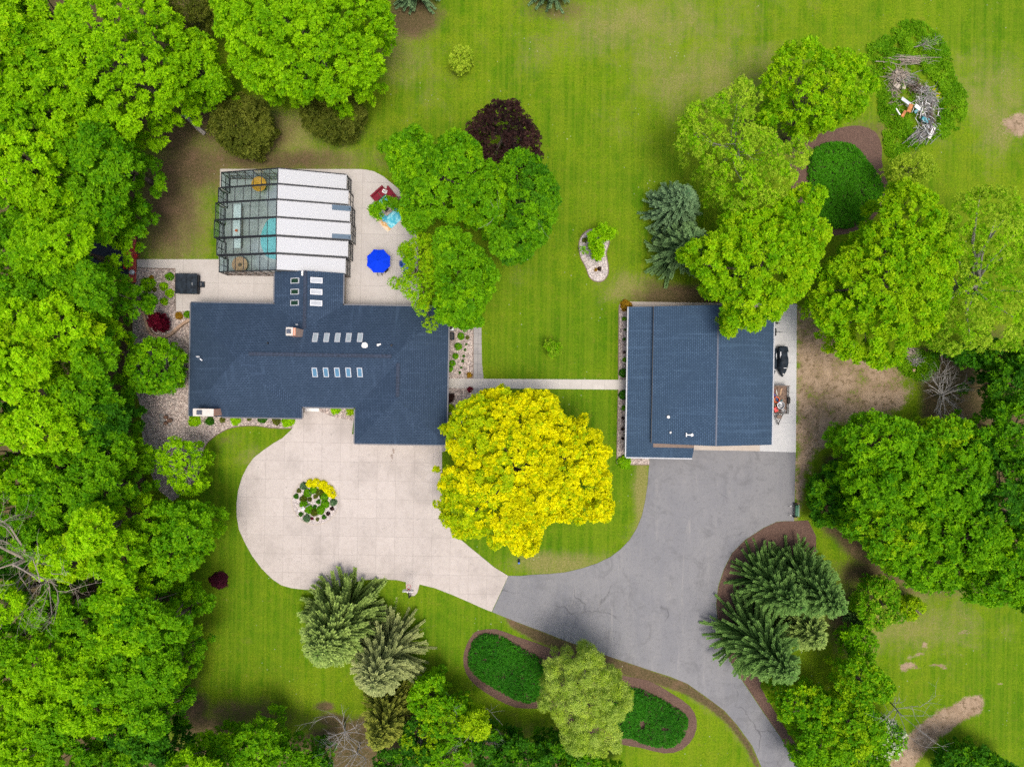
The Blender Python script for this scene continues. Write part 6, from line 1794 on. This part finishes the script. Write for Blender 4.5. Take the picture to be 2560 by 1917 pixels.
def weeds(name, label, poly, hole, n, pal, hmax, leaf=.34):
    q = np.array(smooth_poly(WP(poly), 3)); lo, hi = q.min(0), q.max(0)
    C = rw.uniform(lo, hi, (n, 2)); C = C[inside(C, q)]
    C = C[(np.sin(C[:, 0]*2.1 + 1.3*np.sin(C[:, 1]*1.7))*np.sin(C[:, 1]*2.4 + C[:, 0]*.6) + rw.normal(0, .45, len(C))) > -.35]
    if hole: C = C[~inside(C, np.array(WP(hole))) | (rw.uniform(0, 1, len(C)) < .12)]
    d = edge_dist(C, q)
    hh = hmax*(.25 + .75*np.clip(d/1.2, 0, 1))*(.55 + .45*np.sin(C[:, 0]*1.7)*np.sin(C[:, 1]*1.4 + 1))*rw.uniform(.5, 1.2, len(C))
    P = np.concatenate([C, np.maximum(hh, .04)[:, None]], 1)
    A = unit(np.array([0, 0, 1.]) + rw.normal(0, .4, P.shape))
    tn = .45 + .28*np.sin(C[:, 0]*1.1)*np.cos(C[:, 1]*.9) + rw.normal(0, .2, len(C))
    Q, Cc = rosettes(rw, P, A, leaf, 5, PAL[pal], np.clip(tn, 0, 1), .4)
    o = quads_mesh(name, Q, Cc, M['leaf']); tag(o, label, "weeds", None, 'stuff')
weeds("tall_weeds", "rank green weeds and tall grass round the rubbish heap", WEED, HEAP, 13000, 'weed', .55, .26)
weeds("tall_weeds", "bright yellow flowering weeds along the right of the rubbish heap", [(2330,224),(2345,232),(2362,248),(2370,272),(2360,276),(2346,255),(2332,240)], None, 700, 'yellow', .7, .2)
weeds("tall_weeds", "tall weeds beside the log heap at the right", [(2240,905),(2262,880),(2320,880),(2345,910),(2320,950),(2270,940)], None, 1200, 'weed', .5)

# ---------------------------------------------------------------- rubbish heap: every piece its own thing
def plank(name, label, a, b, w, th, mt, cat="plank", group="pieces of the rubbish heap"):
    A_, B_ = Vector(W(*a)), Vector(W(*b))
    o_ = MB().bar(A_, B_, w, th).build(name, M[mt], None, loc=tuple(A_)); tag(o_, label, cat, group)
plank("board", "pale blue board sticking out at the left of the rubbish heap", (2254,246,.9), (2276,262,.7), .35, .06, 'alu', "board")
plank("sheet", "rusty orange sheet in the middle of the rubbish heap", (2271,281,.75), (2279,261,.8), .45, .06, 'rust', "sheet")
plank("sheet", "rusty orange sheet at the lower left of the rubbish heap", (2255,293,.5), (2264,277,.7), .32, .06, 'rust', "sheet")
plank("board", "thin white pipe at the left edge of the rubbish heap", (2240,272,.5), (2250,288,.5), .12, .12, 'white', "pipe")
plank("frame", "white window frame right of the rusty sheets", (2288,264,.9), (2300,273,.8), .4, .06, 'white', "frame")
plank("board", "blue grey panel below the white window frame", (2286,282,.7), (2300,272,.75), .3, .05, 'teal', "panel")
plank("board", "pale panel with a teal side low on the rubbish heap", (2304,296,.7), (2320,304,.6), .5, .3, 'teal', "box")
plank("board", "long grey white board at the bottom of the rubbish heap", (2316,316,.6), (2338,322,.5), .3, .06, 'alu', "board")
plank("board", "white board slanting down at the bottom right of the rubbish heap", (2336,320,.6), (2322,346,.4), .35, .06, 'white', "board")
plank("block", "cream block left of the dark twigs at the top of the heap", (2236,212,.4), (2246,220,.4), .55, .4, 'cream', "block")
plank("block", "pale yellow block in the weeds at the top of the heap", (2254,220,.4), (2262,220,.4), .4, .35, 'cream', "block")
plank("block", "grey stump in the dark brush pile", (2238,178,.9), (2242,184,.8), .35, .3, 'dead_wood', "stump")
def brush(name, label, px, py, rx, ry, n, mt, seed, z=.4, ang=None, ln=(30, 14), group="brush piles by the rubbish heap"):
    rr = random.Random(seed); m = MB()
    for k in range(n):
        x, y = px + rr.gauss(0, rx), py + rr.gauss(0, ry)
        a = rr.uniform(0, 2*pi) if ang is None else rr.gauss(ang, .18)
        l = rr.gauss(*ln); z0 = abs(rr.gauss(z, z*.5)) + .03
        p0 = W(x - l/2*cos(a), y - l/2*sin(a), max(.03, z0 + rr.uniform(-.3, .3))); p2 = W(x + l/2*cos(a), y + l/2*sin(a), max(.03, z0 + rr.uniform(-.3, .4)))
        pm = ((p0[0]+p2[0])/2 + rr.uniform(-.12, .12), (p0[1]+p2[1])/2 + rr.uniform(-.12, .12), z0)
        r = rr.uniform(.012, .05)
        m.tube([p0, pm, p2], [r, r*.85, r*.35], 5, False)
    c = W(px, py)
    o_ = m.build(name, M[mt], None, loc=c); tag(o_, label, "brush pile", group)
brush("brush_pile", "stack of cut reddish branches lying across the weeds", 2275,150,22,5,60,'dead_wood',1,.4,0.05,(55,14))
brush("brush_pile", "dark radiating brush pile at the top left of the heap", 2246,190,12,11,90,'dead_wood',2,.5,None,(34,10))
brush("brush_pile", "fine grey twigs right of the dark brush pile", 2268,196,12,8,60,'grey_wood',3,.3,.3,(34,8))
brush("brush_pile", "tangled grey and charred branches in the middle of the heap", 2318,255,13,16,110,'grey_wood',4,.5,None,(34,12))
brush("brush_pile", "charred tangle at the lower right of the heap", 2325,300,9,16,70,'bark',5,.4,1.3,(30,10))
brush("brush_pile", "long grey sticks fanned out at the bottom of the heap", 2306,338,14,7,70,'grey_wood',6,.3,-.7,(42,10))
brush("brush_pile", "pale chips and scraps above the tangled branches", 2304,222,10,6,60,'white_stone',7,.25,None,(10,4))
brush("rubble", "white splintered boards scattered over the middle of the heap", 2308,272,16,20,60,'white',11,.6,None,(13,6))
brush("rubble", "grey scraps at the lower end of the heap", 2322,318,12,14,60,'alu',12,.5,.8,(16,7))
brush("rubble", "brown dead stalks on the left side of the heap", 2240,230,7,22,90,'dead_wood',13,.25,None,(16,6))
brush("rubble", "dark charred sticks below the dark brush pile", 2292,215,9,10,60,'bark',14,.4,None,(20,6))
bare("dead_tree", "pale bare sapling lying in the weeds above the cut branches", (2275,119), 3.0, (2372,100), 41, .55, 'pale_bark', .06, 5, 9, up=1.3, trunk_frac=.35)
bare("dead_tree", "dark fallen twig below the rubbish heap", (2262,398), 2.0, (2300,380), 42, .55, 'bark', .04, 4, 6, up=1.2, trunk_frac=.35)
brush("log_heap", "heap of split logs and scrap beside the dusty ground", 2274,884,10,7,50,'dead_wood',8,.3,.3,(22,7), group=None)
brush("log_heap", "grey ash and twigs below the split logs", 2290,902,9,6,60,'grey_wood',9,.2,None,(16,6), group=None)
plank("block", "white block beside the heap of split logs", (2250,902,.2), (2254,910,.2), .3, .2, 'white', "block", None)
plank("block", "tan block below the heap of split logs", (2281,925,.2), (2287,926,.2), .3, .2, 'tan_wood', "block", None)

# ---------------------------------------------------------------- lawn saplings, small plants
tree("sapling", "pale green young tree alone on the upper lawn", "young tree", ellipse(1154,154,29,28,.2,81,.2), 2.6, 1.6, .7, 'pale', sp=.55, lr=.34, gap=.24, leaf=.24, nl=8, r0=.05)
tree("sapling", "green young tree alone on the lawn above the walkway", "young tree", ellipse(1382,872,22,23,.2,82,.2), 2.4, 1.5, .6, 'fresh', pal2='pale', p2=.4, sp=.5, lr=.32, gap=.26, leaf=.22, nl=8, r0=.05)
tree("garden_tree", "bright green small tree in the kidney shaped gravel bed", "young tree", [(1470,600),(1475,576),(1496,568),(1505,562),(1515,572),(1530,570),(1538,588),(1524,600),(1509,604),(1510,625),(1505,645),(1494,652),(1482,640),(1470,625)], 3.0, 1.8, .7, 'fresh', pal2='lime', p2=.4, extra_px=[(1456,622,1.6,.25),(1463,630,1.5,.25)], sp=.6, lr=.38, gap=.24, leaf=.24, nl=10, r0=.06)
tree("japanese_maple", "dark red spiky maple on the gravel left of the house", "small tree", [(382,800),(388,784),(396,788),(402,780),(408,790),(416,796),(421,806),(417,820),(408,824),(398,830),(392,824),(384,818),(379,810)], 2.2, 1.3, .4, 'red', sp=.42, lr=.28, gap=.15, leaf=.24, wid=.3, nl=8, r0=.05)
shrub("purple_shrub", "dark purple shrub alone on the grass left of the turning circle", "shrub", 545,1452,21,.9,'purple',101,leaf=.2,gap=.13,rx=1.1)
SH = [ # px, py, radius, height, palette, name, label
 (422,691,9.5,.8,'mid',"round_shrub","green round shrub touching the hot tub's upper left corner"),
 (407,715,9.5,.7,'lime',"round_shrub","yellow green round shrub left of the hot tub"),
 (422,732.5,9.5,.7,'lime',"round_shrub","yellow green round shrub at the hot tub's lower left corner"),
 (409,753,8.5,.7,'lime',"round_shrub","yellow green round shrub furthest below the hot tub"),
 (446,789,8.5,.6,'gold',"round_shrub","golden shrub below the small patio square"),
 (466.5,786,8,.6,'mid',"round_shrub","dark green shrub at the house's upper left corner"),
 (378,693,5,.35,'gold',"small_plant","small rusty plant on the gravel left of the round shrubs"),
 (385.5,724,5,.35,'olive',"small_plant","small olive plant on the gravel left of the yellow green shrubs"),
 (387,751,4,.3,'olive',"small_plant","tiny brown plant above the dark red maple"),
 (366,710,16,1.2,'fresh',"leafy_shrub","loose leafy shrub on the gravel under the wood's edge"),
 (363,752,20,1.6,'mid',"leafy_shrub","bushy green shrub at the bend of the tan stone wall"),
 (484,1051,14,.7,'lime',"foundation_shrub","bright yellow green shrub below the large chimney"),
 (521.5,1052.5,9.5,.8,'dark',"foundation_shrub","dark round shrub right of the large chimney"),
 (555,1050,6,.4,'olive',"foundation_shrub","tiny grey green plant under the front eave"),
 (588,1049,12,.5,'lime',"foundation_shrub","yellow green spreading shrub in the middle of the front bed"),
 (655,1047,10,.6,'dark',"foundation_shrub","dark green shrub right of the spreading yellow one"),
 (690,1051,10,.5,'olive',"foundation_shrub","grey green shrub second from the drive in the front bed"),
 (719,1051,15,.6,'lime',"foundation_shrub","yellow green shrub nearest the drive in the front bed"),
 (622,1047,5,.3,'olive',"foundation_shrub","small brownish plant between two shrubs of the front bed"),
 (838,1024,11,.5,'lime',"foundation_shrub","yellow green shrub beside the front step"),
 (877,1026,12,.6,'ygreen',"foundation_shrub","yellow green shrub in the corner by the garage wing"),
 (1152,840,8,.75,'mid',"round_shrub","topmost round green shrub of the east gravel bed"),
 (1145,866,8.5,.75,'mid',"round_shrub","second round green shrub from the top in the east gravel bed"),
 (1138.5,890.5,7,.7,'mid',"round_shrub","middle round green shrub of the east gravel bed"),
 (1131,908,7,.7,'mid',"round_shrub","fourth round green shrub from the top in the east gravel bed"),
 (1125.5,922,6.5,.65,'mid',"round_shrub","lowest round green shrub above the walkway at the house"),
 (1169,843.5,4.5,.3,'olive',"small_plant","olive tuft right of the topmost round shrub"),
 (1166,860.5,2.4,.2,'dark',"small_plant","topmost tiny dark plant in the east gravel row"),
 (1163,874.5,3,.22,'dark',"small_plant","second tiny dark plant from the top in the east gravel row"),
 (1159,890.5,3,.22,'dark',"small_plant","third tiny dark plant from the top in the east gravel row"),
 (1157,903,3.4,.22,'dark',"small_plant","fourth tiny dark plant from the top in the east gravel row"),
 (1153,918.5,2.6,.2,'dark',"small_plant","fifth tiny dark plant from the top in the east gravel row"),
 (1149,931.5,3,.2,'dark',"small_plant","lowest tiny dark plant in the east gravel row above the walkway"),
 (1174,937,6.5,.5,'gold',"barberry","rust red shrub on the upper side of the walkway"),
 (1174.5,973.5,6.5,.5,'red',"barberry","dark red shrub on the lower side of the walkway"),
 (1123,995,11,1.0,'copper',"foundation_shrub","blackish shrub at the house wall below the walkway"),
 (1126,1020,9,.7,'ygreen',"foundation_shrub","yellow green shrub at the house wall beside the yellow tree"),
 (1124,1045,9,.7,'ygreen',"foundation_shrub","yellow green shrub at the house wall, second below the blackish one"),
 (1566,763,13,.9,'gold',"ornamental_grass","orange tuft at the upper left corner of the barn"),
 (1561,797,5,.35,'mid',"small_plant","topmost green plant in the barn's gravel strip"),
 (1562,824,3,.25,'dark',"small_plant","tiny dark plant below the topmost green one at the barn"),
 (1560.5,848,3.4,.25,'dark',"small_plant","tiny dark plant in the middle of the upper barn strip"),
 (1561,881,3,.25,'copper',"small_plant","tiny brown plant above the green one at the barn"),
 (1562,899,5.5,.35,'mid',"small_plant","green plant just above the round dark shrub at the barn"),
 (1559.7,932,10.5,.9,'dark',"round_shrub","round dark shrub at the barn, on the upper side of the walkway"),
 (1559,987,10.5,.9,'dark',"round_shrub","round dark shrub at the barn, on the lower side of the walkway"),
 (1560,1020,5.5,.35,'mid',"small_plant","green plant below the lower round dark shrub at the barn"),
 (1557.5,1045,3.4,.25,'copper',"small_plant","upper tiny brown plant in the lower barn strip"),
 (1556.5,1072,3.6,.25,'copper',"small_plant","middle tiny brown plant in the lower barn strip"),
 (1557,1096,3.4,.25,'copper',"small_plant","lower tiny brown plant in the lower barn strip"),
 (1562,1155,16,1.1,'fresh',"leafy_shrub","bright green shrub at the lower left corner of the barn"),
 (1494,645,6,.5,'dark',"small_plant","dark green tuft at the foot of the kidney bed's small tree"),
 (1462,600,6,.4,'olive',"small_plant","grey green plant at the left of the kidney bed"),
 (1499,672,5,.3,'copper',"small_plant","brown plant in the lower part of the kidney bed"),
 (1490,674,4,.3,'gold',"small_plant","straw coloured plant beside the brown one in the kidney bed"),
 (775,1208.5,8.5,.6,'yellow',"golden_shrub","leftmost bright yellow shrub of the turning circle arc"),
 (790,1208,9,.6,'yellow',"golden_shrub","second bright yellow shrub from the left in the turning circle arc"),
 (807,1212.5,9.5,.6,'yellow',"golden_shrub","middle bright yellow shrub of the turning circle arc"),
 (820,1224,9.5,.6,'yellow',"golden_shrub","fourth bright yellow shrub from the left in the turning circle arc"),
 (829,1235,8.5,.6,'yellow',"golden_shrub","rightmost bright yellow shrub of the turning circle arc"),
 (758.5,1215,7.5,.6,'bluespruce',"dwarf_evergreen","blue green ball left of the yellow arc"),
 (833,1256,7,.6,'bluespruce',"dwarf_evergreen","blue green ball at the right of the turning circle bed"),
 (766,1295.5,7.5,.6,'bluespruce',"dwarf_evergreen","blue green ball at the bottom of the turning circle bed"),
 (768.5,1232.5,8.5,.45,'mid',"sedum","green cushion at the upper left of the inner ring"),
 (784,1224.5,8,.45,'mid',"sedum","green cushion at the top of the inner ring"),
 (799,1230.5,8,.45,'olive2' if PAL.setdefault('olive2', ((.06,.10,.006), (.16,.20,.012))) else '',"sedum","olive cushion at the upper right of the inner ring"),
 (810,1242,9,.45,'mid',"sedum","green cushion at the right of the inner ring"),
 (812,1260,8.5,.45,'mid',"sedum","green cushion at the right of the inner ring, below another"),
 (801,1275.5,8.5,.45,'mid',"sedum","green cushion at the lower right of the inner ring"),
 (785,1281,7.5,.45,'olive2',"sedum","olive cushion at the bottom of the inner ring"),
 (771,1272.5,9,.45,'mid',"sedum","green cushion at the lower left of the inner ring, by the lamp post"),
 (758.5,1260,8.5,.45,'mid',"sedum","green cushion at the left of the inner ring"),
 (758,1247,7,.45,'olive2',"sedum","olive cushion at the left of the inner ring, above another"),
 (774,1248,4.5,.3,'olive',"small_plant","brownish plant inside the ring, left"),
 (788.5,1241,4.5,.3,'olive',"small_plant","brownish plant inside the ring, top"),
 (796,1254,4.5,.3,'dark',"small_plant","grey green plant inside the ring, right"),
 (787,1266.5,4,.3,'dark',"small_plant","grey green plant inside the ring, bottom"),
 (747,1226.5,4.5,.3,'olive',"small_plant","small olive plant below the left blue green ball"),
 (740.5,1240,5,.3,'dark',"small_plant","small dark green plant at the left rim of the turning circle bed"),
 (752,1285.5,4.5,.3,'dark',"small_plant","small dark plant at the lower left rim of the turning circle bed"),
 (810,1292,4.5,.3,'dark',"small_plant","small dark green plant at the lower right rim of the turning circle bed"),
 (830,1271,4,.3,'copper',"small_plant","upper brown plant at the right rim of the turning circle bed"),
 (820,1283.5,4,.3,'copper',"small_plant","lower brown plant at the right rim of the turning circle bed"),
 (794,1297.5,3.6,.25,'olive',"small_plant","straw plant at the bottom rim of the turning circle bed"),
 (780,1295.5,3,.2,'red',"small_plant","tiny reddish plant beside the lowest blue green ball"),
]
for k, (px, py, r_, h_, pal, nm, lab) in enumerate(SH):
    small = r_ < 6
    shrub(nm, lab, "plant" if small else "shrub", px, py, r_*(1.3 if 730 < px < 845 and 1195 < py < 1310 else 1.12), h_, pal, 400 + k, leaf=.10 if small else (.13 if nm in ('sedum', 'dwarf_evergreen', 'round_shrub') else .19), gap=.07 if small else (.10 if nm in ('sedum', 'dwarf_evergreen', 'round_shrub') else .14), m=4 if small else 5,
          z0=.075 if 730 < px < 845 and 1195 < py < 1310 else .02, rough=.4 if nm in ('round_shrub', 'sedum', 'dwarf_evergreen') else 1.0)
